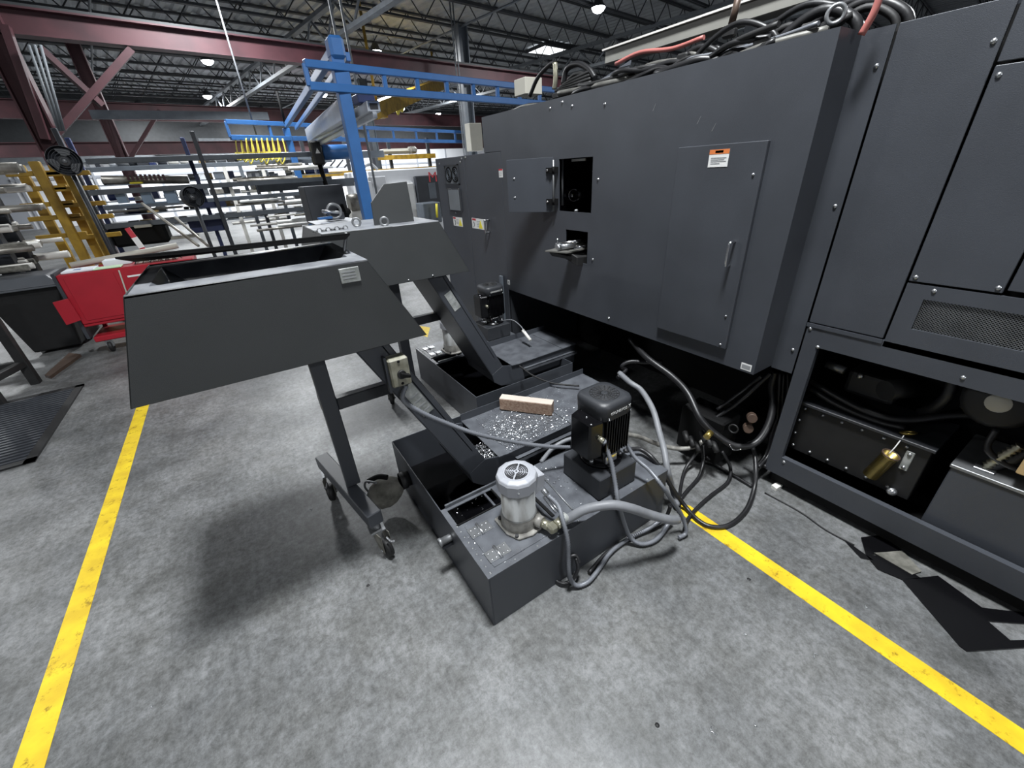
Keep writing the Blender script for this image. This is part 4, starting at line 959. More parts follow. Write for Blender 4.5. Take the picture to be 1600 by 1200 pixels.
hose('black_hose', 'long black cable looping over the yellow tape', 'cable',
     [A(975, 705, .34), A(1000, 702, .33), A(1025, 722, .30), A(1050, 762, .14), A(1070, 790, .03), A(1090, 812, .015), A(1112, 823, .012), A(1140, 820, .012), A(1165, 798, .015), A(1178, 765, .05), A(1181, 735, .12), A(1178, 705, .18), A(1170, 690, .22)], .0115, 'hose_black')
hose('black_hose', 'black cable forming the small left loop beside the yellow tape end', 'cable',
     [A(1095, 700, .14), A(1083, 715, .08), A(1070, 735, .03), A(1063, 765, .013), A(1061, 800, .013)], .0095, 'hose_black')
hose('black_hose', 'black cable beside the small loop running to the tape end', 'cable',
     [A(1098, 695, .15), A(1099, 720, .07), A(1092, 745, .02), A(1075, 765, .013), A(1063, 780, .013)], .0095, 'hose_black')
hose('black_hose', 'black cable bending from the machine across the start of the tape', 'cable',
     [A(1128, 705, .14), A(1141, 730, .05), A(1137, 753, .015), A(1110, 775, .012), A(1088, 795, .012), A(1073, 815, .012), A(1068, 838, .012)], .0095, 'hose_black')
hose('black_hose', 'black cable running low from the bundle towards the machine foot', 'cable',
     [A(1102, 712, .10), A(1125, 730, .02), A(1150, 745, .012), A(1175, 760, .012)], .009, 'hose_black')
hose('thick_black_hose', 'thick black hose swooping from the machine underside to the valve cluster', 'hose',
     [A(985, 530, .60), A(1010, 558, .56), A(1050, 588, .50), A(1075, 615, .45), A(1095, 655, .36), A(1120, 680, .28), A(1150, 697, .24), A(1180, 692, .26), A(1200, 665, .34), A(1208, 630, .44), A(1206, 605, .52), A(1212, 580, .62)], .0185, 'hose_black')
hose('thick_black_hose', 'dark hose arching behind the front trough end', 'hose',
     [A(965, 590, .42), A(978, 578, .44), A(972, 572, .47), A(985, 565, .50), A(1010, 566, .50), A(1035, 565, .52)], .013, 'hose_black')
hose('rusty_pipe', 'stained pale pipe from behind the black pump to the brass valve', 'pipe',
     [A(975, 678, .33), A(1000, 683, .26), A(1030, 695, .17), A(1060, 701, .13), A(1085, 698, .14), A(1103, 685, .18)], .013, 'casting')
hose('black_hose', 'dark cable running from the valve cluster up to the machine corner', 'cable',
     [A(1115, 655, .32), A(1145, 635, .40), A(1170, 615, .48), A(1195, 592, .58), A(1205, 583, .62)], .011, 'hose_black')
hose('black_hose', 'thin dark cable beside the one reaching the machine corner', 'cable',
     [A(1120, 640, .38), A(1150, 618, .46), A(1172, 602, .52), A(1190, 588, .60)], .009, 'hose_black')
for k_, (x1_, x2_, lab) in enumerate(((1219, 1213, 'black cable hanging just left of the cabinet stile, innermost'), (1225, 1222, 'black cable hanging just left of the cabinet stile, middle'), (1231, 1208, 'black cable hanging closest to the cabinet stile'))):
    hose('black_hose', lab, 'cable', [A(x1_, 582, .62), A(x1_ - 2, 620, .48), A(x2_, 670, .28), A(x2_ - 12, 710, .14), A(x2_ - 28, 730, .1)], .009, 'hose_black')
hose('coiled_cable', 'black cable coil standing against the front face of the front tank', 'cable',
     [A(905, 880, .10), A(900, 868, .13), A(888, 872, .12), A(872, 888, .06), A(868, 905, .02), A(880, 912, .02), A(895, 905, .03), A(903, 888, .08), A(900, 872, .12)], .008, 'hose_black')
hose('black_hose', 'black cable along the foot of the front tank under the arched hose', 'cable',
     [A(920, 895, .015), A(950, 862, .015), A(985, 840, .02), A(1020, 822, .03), A(1040, 808, .05), A(1048, 790, .12)], .009, 'hose_black')
hose('pale_hose', 'short grey hose leaving the front tank behind the black pump', 'hose',
     [A(845, 722, .29), A(862, 702, .34), A(880, 690, .36), A(900, 684, .36), A(915, 685, .34)], .011, 'hose_grey')
hose('thin_strap', 'thin black strap sagging between second chute and black pump', 'strap',
     [A(812, 572, .42), A(835, 588, .40), A(865, 599, .39), A(905, 603, .39)], .006, 'rubber')
# valve cluster under the machine corner
vc = thing('valve_cluster', 'dark cluster of valves with two round copper caps under the machine corner', 'valves', A(1150, 690))
c0 = ax(1130, 690, 1.93)
MB().box((1.95, .95, .05), (2.12, 1.22, .34)).build('manifold', 'black', vc, .01)
for px, py in ((1175, 653), (1169, 669)):
    c = ax(px, py, 1.95); MB().lathe(c, [(0, .02), (.021, .02), (.024, .016), (.024, -.03)], 18, (-1, -.6, .35), smooth=False).build('copper_cap', 'copper', vc)
c = ax(1146, 670, 1.95); MB().torus(c, .022, .005, (-1, -.2, .2)).build('black_ring', 'rubber', vc)
c = ax(1103, 684, 1.8); MB().cyl(c, c + Vector((.04, .0, .02)), .018, 8).build('brass_nut', 'brass', vc)
for k_ in range(6):
    c = ax(1075 + k_ * 9, 690 + (k_ % 3) * 8, 1.88); MB().cyl(c, c + Vector((.03, .05, .03)), .016, 8).build('valve_stub', 'rubber', vc)
MB().tube([ax(1140, 695, 1.9), ax(1146, 703, 1.9), ax(1158, 702, 1.9)], .003, 5).build('chrome_wire', 'chrome', vc)
# small white tube bits by the rear pump
hose('air_line', 'thin pale air line from the rear pump', 'air line', [ax(783, 501, 1.75), ax(800, 500, 1.75), ax(812, 508, 1.75), ax(820, 518, 1.75)], .004, 'hose_grey')
tag(MB().cyl(ax(817, 516, 1.75), ax(829, 532, 1.75), .013, 12).build('air_muffler', 'bar_white'), 'small white cylinder fitting on the thin air line', 'fitting')
# ================================================================== steel structure far behind
def beam_i(mb, p, q, h, w_, t=.03):
    p = Vector(p); q = Vector(q); up_ = Vector((0, 0, 1))
    mb.bar(p, q, t, h - .02); mb.bar(p + up_ * (h / 2), q + up_ * (h / 2), w_, t); mb.bar(p - up_ * (h / 2), q - up_ * (h / 2), w_, t)
    return mb
zb1 = 4.3
a = az(50, 57, zb1); b = az(800, 133, zb1); d = (b - a).normalized()
hb = ay(400, 62, ay(400, 93, 13.9).y).z - ay(400, 93, 13.9).z
rb = thing('crane_girder', 'near dark red crane girder spanning the hall behind the blue gantry', 'girder', (a + b) / 2)
m = beam_i(MB(), a - d * 9 + Vector((0, 0, hb / 2)), b + d * 9 + Vector((0, 0, hb / 2)), hb, .32); m.build('i_beam', 'red_beam', rb)
MB().bar(a - d * 9 + Vector((0, 0, hb + .05)), b + d * 9 + Vector((0, 0, hb + .05)), .08, .07).build('rail', 'joist', rb)
zb2 = 4.3
a2 = az(200, 188, zb2); b2 = az(700, 197, zb2); d2 = (b2 - a2).normalized()
rb2 = thing('crane_girder', 'far dark red crane girder in front of the far wall', 'girder', (a2 + b2) / 2)
m = beam_i(MB(), a2 - d2 * 9 + Vector((0, 0, .3)), b2 + d2 * 9 + Vector((0, 0, .3)), .6, .32); m.build('i_beam', 'red_beam', rb2)
a3 = a2 + Vector((0, 1.5, -.95)); b3 = b2 + Vector((0, 1.5, -.95))
rb3 = thing('steel_beam', 'lower dark red beam below the far crane girder', 'beam', (a3 + b3) / 2)
beam_i(MB(), a3 - d2 * 9, b3 + d2 * 9, .5, .3).build('i_beam', 'red_beam', rb3)
# columns
def column(px_top, px_bot, y, w_, m, label, group='building columns'):
    pb = ay(px_bot[0], px_bot[1], y); pt = ROOF - .8
    r = thing('steel_column', label, 'column', (pb.x, pb.y, 0), group)
    x, yy = pb.x, pb.y
    MB().box((x - w_ / 2, yy - .015, 0), (x + w_ / 2, yy + .015, pt)).build('web', m, r)
    for s_ in (-1, 1): MB().box((x + s_ * w_ / 2 - .015, yy - w_ / 2, 0), (x + s_ * w_ / 2 + .015, yy + w_ / 2, pt)).build('flange', m, r)
    MB().box((x - w_ / 2 - .06, yy - w_ / 2 - .06, 0), (x + w_ / 2 + .06, yy + w_ / 2 + .06, .04)).build('base_plate', m, r)
    return r, x, yy
c1, cx, cy = column(None, (75, 215), 13.0, .34, 'red_beam', 'dark red column with knee braces at the left of the hall')
MB().bar((cx, cy, 2.6), ay(205, 78, 13.3), .22, .12).build('knee_brace', 'red_beam', c1)
MB().bar(ay(62, 75, 13.0), ay(160, 165, 13.2), .18, .1).build('cross_brace', 'red_beam', c1)
MB().bar(ay(8, 40, 12.8), ay(72, 218, 12.8), .2, .12).build('outer_leg', 'red_beam', c1)
for k_ in range(3): MB().cyl(ay(45 + 9 * k_, 70, 12.6), ay(92 + 4 * k_, 205, 12.6), .025, 6).build('pipe_riser', 'joist_light', c1)
c2, cx, cy = column(None, (200, 265), 20.0, .30, 'red_beam', 'dark red column in front of the grey wall panels')
MB().bar((cx, cy, 2.4), ay(250, 172, 20.0), .16, .1).build('knee_brace', 'red_beam', c2)
MB().bar((cx, cy, 2.4), ay(172, 185, 20.0), .16, .1).build('knee_brace', 'red_beam', c2)
column(None, (733, 200), 15.0, .32, 'rack_grey', 'grey building column behind the left machine cabinet')
column(None, (590, 260), 24.0, .34, 'rack_grey', 'far grey building column beside the yellow shelf beams')
for k_, (xa, xb, yy) in enumerate(((520, 560, 9), (528, 575, 9), (714, 724, 14), (718, 728, 14))):
    t_ = ay(xa, 0 if k_ > 1 else 20, yy); b_ = ay(xb, 230, yy)
    tag(MB().cyl((b_.x, b_.y, 0), (b_.x, b_.y, ROOF - .1), .022, 8).build('service_pipe', 'joist_light'), ('thin grey pipe rising behind the near blue post, %s' if k_ < 2 else 'thin grey pipe rising along the grey column, %s') % ('left one' if k_ % 2 == 0 else 'right one'), 'pipe', 'service pipes')

# ================================================================== blue gantry
gx = thing('blue_gantry', 'blue steel workstation crane frame with lattice runways', 'crane', (1.52, 5.6, 0))
def bpart(n, *boxes, m='blue_paint'):
    o = MB()
    for q in boxes: o.bar(*q)
    return o.build(n, m, gx, .006)
NP = Vector((1.516, 5.6, 0)); NZ = 2.83
bpart('post', (NP, NP + Vector((0, 0, NZ)), .13, .13, (0, 1, 0)))
MB().box(NP - Vector((.16, .16, 0)), NP + Vector((.16, .16, .02))).build('post_foot', 'blue_paint', gx)
FP = ay(455, 232, 12.9); FP.z = 0
bpart('post', (FP, FP + Vector((0, 0, 2.8)), .15, .15, (0, 1, 0)))
MB().box(FP - Vector((.2, .2, 0)), FP + Vector((.2, .2, .02))).build('post_foot', 'blue_paint', gx)
H0 = ay(524, 76, 5.6); H1_ = ay(447, 196, 12.7)
bpart('header', (H0, H1_, .08, .1)); bpart('header', (H0 + Vector((.12, 0, -.06)), H1_ + Vector((.2, 0, -.06)), .05, .08))
MB().box(H0 - Vector((.08, .1, .1)), H0 + Vector((.08, .1, .1))).build('header_cap', 'blue_paint', gx, .03)
MB().cyl(ay(432, 142, 12.5), ay(446, 194, 12.5), .03, 6).build('stop_arm', 'black', gx)
def lattice(a, b, h, nb, name, t=.07):
    a = Vector(a); b = Vector(b); u_ = Vector((0, 0, h))
    bpart(name + '_top_chord', (a, b, t, t)); bpart(name + '_bottom_chord', (a - u_, b - u_, t, t * 1.1))
    for i in range(nb + 1):
        p = a.lerp(b, i / nb); bpart(name + '_strut', (p, p - u_, t * .7, t * .7, (0, 1, 0)))
zt_ = 2.70
n0 = az(475, 99, zt_); n1 = az(800, 134, zt_); dd = (n1 - n0)
lattice(n0, n0 + dd * 1.35, .19, 9, 'near_runway')
f0 = az(352, 190, 2.88); f1 = az(737, 207, 2.88)
lattice(f0, f1, .30, 9, 'far_runway', .09)
# aluminium bridge hanging under both runways
br = thing('bridge_rail', 'silver aluminium bridge rail hung between the blue runways', 'bridge rail', (2.0, 8, 2.4))
q0 = ay(584, 166, 6.0); q1 = ay(487, 224, 12.3)
MB().bar(q0, q1, .16, .12).build('rail', 'alu', br, .01)
MB().bar(q0 + Vector((0, 0, -.09)), q1 + Vector((0, 0, -.09)), .05, .07).build('rail_slot', 'alu', br, .004)
MB().bar(q0 + Vector((.0, -.001, .0)), q0 + Vector((0, -.012, 0)), .1, .06).build('end_cap', 'ink', br)
q2 = ay(545, 165, 6.6); q3 = ay(482, 212, 12.2)
MB().bar(q2, q3, .10, .26).build('stiffener', 'alu', br, .01)
MB().box(q0 + Vector((-.12, .2, .06)), q0 + Vector((.1, .45, .16))).build('end_truck', 'blue_dark', br, .01)
# hoist
hc = ay(503, 240, 11.0)
ho = thing('chain_hoist', 'blue electric chain hoist with black body under the bridge rail', 'hoist', hc)
MB().lathe(hc + Vector((.0, 0, .02)), [(0, 0), (.12, 0), (.15, .03), (.15, .62), (.1, .66), (0, .66)], 18, (1, 0, 0)).build('motor', 'blue_paint', ho)
MB().box(hc + Vector((-.22, -.16, -.22)), hc + Vector((.0, .16, .24))).build('gear_body', 'rubber', ho, .03)
MB().prism([hc + Vector((-.16, -.165, .0)), hc + Vector((-.06, -.165, 0)), hc + Vector((-.11, -.165, .1))], (0, .004, 0)).build('warning_mark', 'sticker_white', ho)
MB().cyl(hc + Vector((-.10, 0, -.22)), hc + Vector((-.06, 0, -.85)), .05, 8).build('chain_bag', 'black', ho)
MB().lathe(hc + Vector((-.05, 0, -1.05)), [(0, -.02), (.08, 0), (.1, .09), (.08, .18), (0, .2)], 14).build('hook_block', 'dust', ho)
MB().cyl(hc + Vector((-.04, 0, -1.05)), hc + Vector((-.03, 0, -1.3)), .02, 6).build('hook_shank', 'black', ho)
_h = ay(401, 212, 12.9); tag(MB().cyl((_h.x, _h.y, _h.z), (_h.x, _h.y, ROOF - .1), .02, 8).build('drop_rod', 'hose_grey'), 'pale vertical drop rod above the yellow looped hose', 'rod')
# yellow coiled hose under far runway
yh = thing('festoon_hose', 'yellow looped air hose hanging from the far blue runway', 'hose', ay(405, 225, 12.4))
for k_ in range(9):
    x = 368 + k_ * 8.2
    MB().tube([ay(x, 216, 12.4), ay(x + 2, 234, 12.4), ay(x + 7, 250 + (k_ % 3) * 3, 12.42), ay(x + 13, 240, 12.46), ay(x + 8, 217, 12.5)], .016, 6).build('hose_loop', 'yellow_hose', yh)
MB().box(ay(367, 238, 12.6), ay(440, 248, 12.7)).build('pale_tray', 'yellow_hose', yh)
# overhead yellow crane
oc = thing('overhead_crane', 'yellow bridge crane with hanging festoon under the roof', 'crane', ay(610, 165, 19))
MB().bar(ay(580, 175, 16), ay(690, 130, 22), .35, .45).build('bridge_girder', 'yellow_rack', oc)
for k_ in range(8): MB().tube([ay(584 + k_ * 6, 160, 18), ay(586 + k_ * 6, 178 - (k_ % 3) * 4, 18), ay(589 + k_ * 6, 160, 18)], .05, 6).build('festoon_loop', 'yellow_hose', oc)
MB().box(ay(585, 178, 18), ay(600, 186, 18.5)).build('trolley', 'yellow_rack', oc)
for _p in (ay(590, 171, 16.6), ay(680, 134, 21.5)): MB().cyl((_p.x, _p.y, _p.z), (_p.x, _p.y, ROOF), .05, 8).build('hanger', 'yellow_rack', oc)

# ================================================================== racks, left background
GB = 'bars stored in the left racks'
def upright(px0, py0, px1, py1, y, w_, m, par, n='upright'):
    p = ay(px1, py1, y); t_ = ay(px0, py0, y)
    return MB().box((p.x - w_ / 2, y - w_ / 2, 0), (p.x + w_ / 2, y + w_ / 2, t_.z)).build(n, m, par, .008)
# yellow cantilever rack
yr = thing('cantilever_rack', 'yellow cantilever bar rack with short arms', 'rack', (-1.9, 9.0, 0))
for pa, pb, y in (((36, 258), (100, 388), 9.4), ((66, 252), (125, 388), 8.9), ((84, 258), (150, 388), 9.2), ((102, 262), (165, 385), 8.6)):
    upright(*pa, *pb, y, .11, 'yellow_rack', yr)
for k_, py in enumerate((273, 297, 322, 343, 372)):
    for s_, px in ((0, 10 + k_ * 12), (1, 60 + k_ * 14)):
        p = ay(px, py, 9.0); MB().box((p.x, 8.94, p.z - .03), (p.x + .55, 9.04, p.z + .03)).build('arm', 'yellow_rack', yr, .005)
MB().box((-2.5, 8.5, 0), (-1.3, 9.4, .12)).build('rack_base', 'yellow_rack', yr, .01)
rb_ = random.Random(5)
def bar_thing(p, L, r_, m, dirv=(0, 1, 0), label='round metal bar lying in the racks at the far left', grp=GB):
    d_ = Vector(dirv).normalized(); o = MB().cyl(p, Vector(p) + d_ * L, r_, 8).build('metal_bar', m); tag(o, label, 'bar', grp)
# grey rack at far left with bar ends
gr = thing('bar_rack', 'dark grey bar rack at the far left edge', 'rack', (-2.6, 7.6, 0))
for px, py, y in ((5, 400, 7.4), (36, 400, 7.9)):
    p = ay(px, py, y); MB().box((p.x - .08, y - .08, 0), (p.x + .08, y + .08, 2.0)).build('upright', 'rack_dark', gr, .008)
lev = []
for k_ in range(8):
    z = .50 + k_ * .2; MB().box((-3.2, 7.36, z - .03), (-2.35 + .02 * k_, 7.44, z)).build('arm', 'rack_dark', gr, .004); MB().box((-3.2, 7.86, z - .03), (-2.4 + .02 * k_, 7.94, z)).build('arm', 'rack_dark', gr, .004); lev.append(z)
NM = ('lowest', 'second', 'third', 'fourth', 'fifth', 'sixth', 'seventh', 'top')
for q_, z in enumerate(lev):
    for k_ in range(9):
        rr_ = rb_.choice((.02, .028, .035, .045)); x = -2.95 + rb_.uniform(0, .3); yy = 7.06 + k_ * .12
        bar_thing((x, yy, z + rr_), rb_.uniform(.45, .85) + .03 * q_, rr_, rb_.choice(('bar_steel', 'bar_white', 'bar_white', 'bar_steel', 'dust')), (1, rb_.uniform(-.06, .06), 0), 'metal bar on the %s arms of the dark rack at the left edge' % NM[q_])
# long dark shelving behind
ls = thing('shelf_rack', 'dark slotted steel rack with long grey beams and stored stock', 'rack', (-.8, 11, 0))
for pa, pb, y in (((112, 200), (180, 395), 11.0), (((128, 215)), (192, 395), 11.6), ((296, 205), (357, 365), 11.0), ((280, 215), (340, 365), 11.7)):
    upright(*pa, *pb, y, .075, 'rack_dark' if y < 11.3 else 'blue_dark', ls)
for k_, (py0, py1, y, m) in enumerate(((243, 247, 11, 'rack_grey'), (293, 286, 11, 'rack_grey'), (341, 335, 11, 'rack_grey'), (256, 258, 13, 'rack_grey'), (310, 312, 12.5, 'rack_grey'))):
    p = ay(130, py0, y); q = ay(520, py1, y); zz = (p.z + q.z) / 2
    MB().box((p.x, y - .03, zz - .045), (q.x, y + .03, zz + .045)).build('shelf_beam', m, ls, .006)
    if k_ < 3: MB().box((p.x, y, zz - .02), (q.x, y + .7, zz + .01)).build('shelf_board', 'rack_dark', ls)
zsh = [(ay(130, 293, 11).z + ay(520, 286, 11).z) / 2 + .08, (ay(130, 341, 11).z + ay(520, 335, 11).z) / 2 + .08]
# stock on shelves
def stock(n, label, cat, a, b, y, dpt, m, bev=.01):
    p, q = ay(a[0], a[1], y), ay(b[0], b[1], y); return tag(MB().box((p.x, y, min(p.z, q.z)), (q.x, y + dpt, max(p.z, q.z))).build(n, m, None, bev), label, cat)
stock('striped_bundle', 'pale bundle with reddish stripes lying on top of the left shelf', 'bundle', (195, 280), (262, 274), 11.1, .5, 'cream')
for k_ in range(9): 
    p = ay(200 + k_ * 7, 277, 11.08); MB().box(p - Vector((.02, .012, .05)), p + Vector((.02, .0, .05))).build('stripe', 'red_beam', bpy.data.objects['striped_bundle']).location = (0, 0, 0)
tag(MB().cyl(ay(160, 281, 11.2), ay(295, 281, 11.2), .07, 8).build('wrapped_bar', 'bar_steel'), 'brown wrapped bar under the striped bundle', 'bar')
stock('yellow_stock', 'yellow plastic block beneath the striped bundle', 'block', (203, 288), (222, 284), 11.05, .3, 'sticker_yellow')
stock('pale_blue_frame', 'pale blue painted machine frame on the middle shelf', 'frame', (185, 322), (275, 314), 11.1, .4, 'pale_blue')
fr_ = bpy.data.objects['pale_blue_frame']
for a_, b_ in (((185, 318), (190, 298)), ((225, 318), (232, 300)), ((262, 318), (270, 296)), ((185, 301), (270, 298))):
    p, q = ay(*a_, 11.1), ay(*b_, 11.1); MB().box((min(p.x, q.x), 11.1, min(p.z, q.z)), (max(p.x, q.x) + .02, 11.35, max(p.z, q.z))).build('frame_member', 'pale_blue', fr_, .006)
stock('steel_roll', 'grey ribbed metal roll lying on the middle shelf', 'roll', (168, 334), (285, 322), 11.3, .4, 'bar_steel', .06)
stock('dark_crate', 'black crate on the lower shelf behind wooden boards', 'crate', (180, 388), (255, 348), 11.0, .7, 'black', .05)
stock('navy_panel', 'navy blue sheet panel in the rack', 'panel', (300, 365), (352, 340), 11.3, .05, 'blue_dark')
stock('navy_panel', 'upper navy blue panel in the rack', 'panel', (312, 326), (352, 314), 11.3, .05, 'blue_dark')
stock('wood_board', 'pale wooden board on the lower shelf, left one', 'board', (194, 380), (244, 374), 11.1, .25, 'plywood')
stock('wood_board', 'pale wooden board on the lower shelf, right one', 'board', (255, 376), (310, 366), 11.2, .25, 'cream')
stock('yellow_box', 'pale yellow box on the lower shelf', 'box', (210, 357), (236, 350), 10.9, .3, 'cream')
for k_, (x0_, y0_, x1_, y1_, l_) in enumerate(((222, 318, 310, 384, 'long pale rod leaning across the rack, left one'), (274, 340, 325, 384, 'long pale rod leaning across the rack, right one'))):
    tag(MB().cyl(ay(x0_, y0_, 10.4), ay(x1_, y1_, 9.2), .025, 8).build('leaning_rod', 'bar_steel'), l_, 'rod')
for k_ in range(26):
    px = rb_.uniform(360, 470); py = rb_.choice((262, 283, 302, 318, 336, 350, 362)) + rb_.uniform(-3, 3); y = rb_.uniform(12, 13.5)
    p = ay(px, py, y); bar_thing(p, rb_.uniform(.5, 1.4), rb_.uniform(.02, .05), rb_.choice(('bar_white', 'bar_steel', 'sticker_white')), (1, .05, 0), 'pale bar stored in the rack beneath the yellow looped hose', 'pale bars below the looped hose')
# small stock on the shelves
cols = ('bar_white', 'paper', 'bar_steel', 'rack_grey', 'dark_cab', 'cream', 'blue_dark', 'steel_dull', 'cardboard', 'rubber')
for sh, (py, nm) in enumerate(((262, 'upper'), (290, 'middle'), (316, 'centre'), (338, 'lower'), (360, 'bottom'))):
    px = 150 + sh * 10
    while px < 530:
        w_ = rb_.uniform(5, 16); h_ = rb_.uniform(4, 12); y = 13.9 + rb_.random() * .3
        p, q = ay(px, py, y), ay(px + w_, py - h_, y)
        if rb_.random() < .8:
            m_ = MB().box((p.x, y, p.z), (q.x, y + .35, p.z + abs(q.z - p.z))) if rb_.random() < .6 else MB().cyl((p.x, y + .2, p.z + .08), (q.x, y + .2, p.z + .08), .08, 10)
            tag(m_.move((0, 0, ay(140 + sh * 10, py, 13.8).z - p.z)).build('stored_part', rb_.choice(cols), None, .01), 'small stored part on the %s shelf at the back of the rack' % nm, 'part', 'small parts on the back shelves')
        px += w_ + rb_.uniform(0, 5)
    p, q = ay(140 + sh * 10, py, 13.8), ay(540, py, 13.8)
    MB().box((p.x, 13.8, p.z - .02), (q.x, 14.3, p.z)).build('back_shelf', 'rack_grey', ls)
# vertical stock below the hose
for k_, (x0_, x1_) in enumerate(((392, 408), (405, 424), (418, 440), (440, 458), (372, 384))):
    t_ = ay(x0_, 258 + (k_ % 2) * 12, 13.2); b_ = ay(x1_, 362, 13.2)
    tag(MB().box((b_.x - .04, 13.2, 0), (b_.x + .04, 13.28, t_.z)).build('standing_post', ('rack_grey', 'rack_dark', 'bar_white', 'rack_grey', 'bar_white')[k_]), 'thin rack post below the yellow looped hose', 'post', 'thin posts below the looped hose')
# far shelf rack beams on the right of the blue post
fb = thing('pallet_rack', 'far pallet rack with yellow beams against the white wall', 'rack', ay(620, 255, 22))
for py, xa, xb, y in ((245, 590, 680, 22), (268, 470, 690, 22)):
    p, q = ay(xa, py, y), ay(xb, py, y); zz = (p.z + q.z) / 2; MB().box((p.x, y - .06, zz - .1), (q.x, y + .06, zz + .1)).build('yellow_beam', 'yellow_rack', fb)
for px in (480, 545, 585, 612, 672):
    p = ay(px, 260, 22.3); MB().box((p.x - .07, 22.2, 0), (p.x + .07, 22.35, 3.2)).build('upright', 'rack_dark', fb)
for k_ in range(5): MB().bar(ay(490 + k_ * 12, 262, 22.3), ay(500 + k_ * 12, 250, 22.3), .06, .06).build('brace', 'rack_dark', fb)
stock('stored_roll', 'pale wrapped roll on the upper yellow beam', 'roll', (598, 241), (650, 231), 22.1, .8, 'cream', .15)
stock('stored_motor', 'small pale motor on the upper yellow beam end', 'motor', (642, 240), (652, 228), 21.9, .6, 'bar_steel', .1)
# long grey conduit beams in the mid background
for k_, (xa, ya, xb, yb_, y, lab) in enumerate(((140, 176, 420, 184, 15, 'high grey cross beam at the left below the red girder'), (370, 243, 600, 245, 14, 'upper grey cross beam behind the hoist'), (400, 289, 575, 287, 11.8, 'lower grey cross beam above the dark cabinet'))):
    p, q = ay(xa, ya, y), ay(xb, yb_, y); zz = (p.z + q.z) / 2
    tag(MB().box((p.x, y - .05, zz - .09), (q.x, y + .05, zz + .09)).build('cross_beam', 'rack_grey'), lab, 'beam')
# dark gray cabinet with vise
stock('dark_cabinet', 'dark grey cabinet standing behind the second conveyor', 'cabinet', (490, 352), (535, 288), 7.6, .6, 'dark_cab')
vs = thing('bench_vise', 'grey bench vise with round ring in front of the dark cabinet', 'vise', ay(520, 335, 6.6))
MB().torus(ay(522, 330, 6.6), .09, .02, (0, 1, 0)).build('ring', 'steel_dull', vs)
MB().box(ay(512, 345, 6.6), ay(532, 330, 6.8)).build('jaw', 'dark_cab', vs, .01)
MB().cyl(ay(503, 330, 6.55), ay(530, 332, 6.55), .02, 8).build('screw_bar', 'steel', vs)
stock('blue_clamp', 'blue clamp lying by the bench vise', 'clamp', (498, 344), (520, 338), 6.5, .1, 'blue_paint')
stock('white_work_table', 'white covered work table behind the second hood', 'table', (497, 352), (565, 345), 6.3, .8, 'white_paint')
stock('black_gearbox', 'black gearbox lump right of the dark cabinet', 'gearbox', (533, 345), (548, 318), 7.4, .5, 'black', .1)
tag(MB().cyl(ay(545, 318, 9), ay(570, 315, 9), .16, 12).build('grey_roll', 'bar_steel'), 'grey metal roll behind the near blue post', 'roll')
tag(MB().cyl(ay(548, 338, 9), ay(572, 336, 9), .12, 12).build('pale_roll', 'bar_white'), 'pale roll below the grey one behind the near blue post', 'roll')
# white machining centre
wm = thing('white_machine', 'white machining centre with dark control front beyond the left cabinet', 'machine', ay(640, 340, 12))
p, q = ay(588, 345, 12), ay(660, 262, 12)
MB().box((p.x, 12, 0), (q.x + 2.5, 14.5, q.z)).build('enclosure', 'white_paint', wm, .03)
p2, q2 = ay(655, 345, 11.9), ay(700, 272, 11.9)
cp_ = MB().box((p2.x + .05, 11.85, .5), (q2.x + .6, 12, q2.z)).build('dark_front', 'dark_cab', wm, .02)
MB().box((p2.x - .7, 11.9, .45), (p2.x, 12, q.z - .35)).build('white_door', 'sticker_white', wm, .02)
pt = ay(679, 277, 11.83)
text_mesh('red_lettering', 'Maz', .36, 'red_text', cp_, frame_on((pt.x + .1, 11.84, pt.z), (1, 0, 0), (0, 0, 1)))
text_mesh('white_lettering', 'INTE', .12, 'sticker_white', cp_, frame_on((pt.x + .22, 11.84, pt.z - .28), (1, 0, 0), (0, 0, 1)))
pw = ay(675, 298, 11.84); MB().box(pw - Vector((.09, .01, .2)), pw + Vector((.12, .0, .2))).build('screen', 'rack_grey', cp_)
MB().box(ay(660, 318, 11), ay(680, 345, 11.5)).build('grey_cabinet', 'rack_grey', wm, .02)
tag(MB().cyl(ay(683, 340, 10.8), ay(682, 318, 10.8), .03, 8).build('yellow_bollard', 'sticker_yellow'), 'thin yellow pole beside the white machine', 'pole')
tag(MB().tube([ay(565, 272, 10), ay(570, 260, 10), ay(580, 257, 10), ay(590, 265, 10)], .03, 8).build('white_arch_pipe', 'white_paint'), 'white arched pipe next to the near blue post', 'pipe')
stock('white_panel_box', 'tall pale blue box right of the near blue post', 'box', (570, 330), (580, 283), 9.5, .4, 'white_paint')
stock('white_guard', 'white machine guard panel left of the white machine', 'panel', (586, 330), (602, 275), 11.0, .3, 'white_paint')
stock('white_wall_cabinet', 'cream box behind the upper left edge of the machine', 'box', (737, 236), (752, 192), 12.0, .3, 'cream')
stock('plywood_sheet', 'plywood sheet high on the wall by the far red column', 'sheet', (240, 238), (281, 222), 35.2, .25, 'plywood')
stock('wall_heater', 'dark louvred heater unit high on the white wall', 'heater', (314, 238), (368, 220), 36.2, .9, 'rack_dark')
for k_ in range(8): 
    p = ay(318 + k_ * 6.4, 230, 36.18); MB().box(p - Vector((.12, .03, .5)), p + Vector((.12, 0, .5))).build('louvre', 'joist_light', bpy.data.objects['wall_heater'])
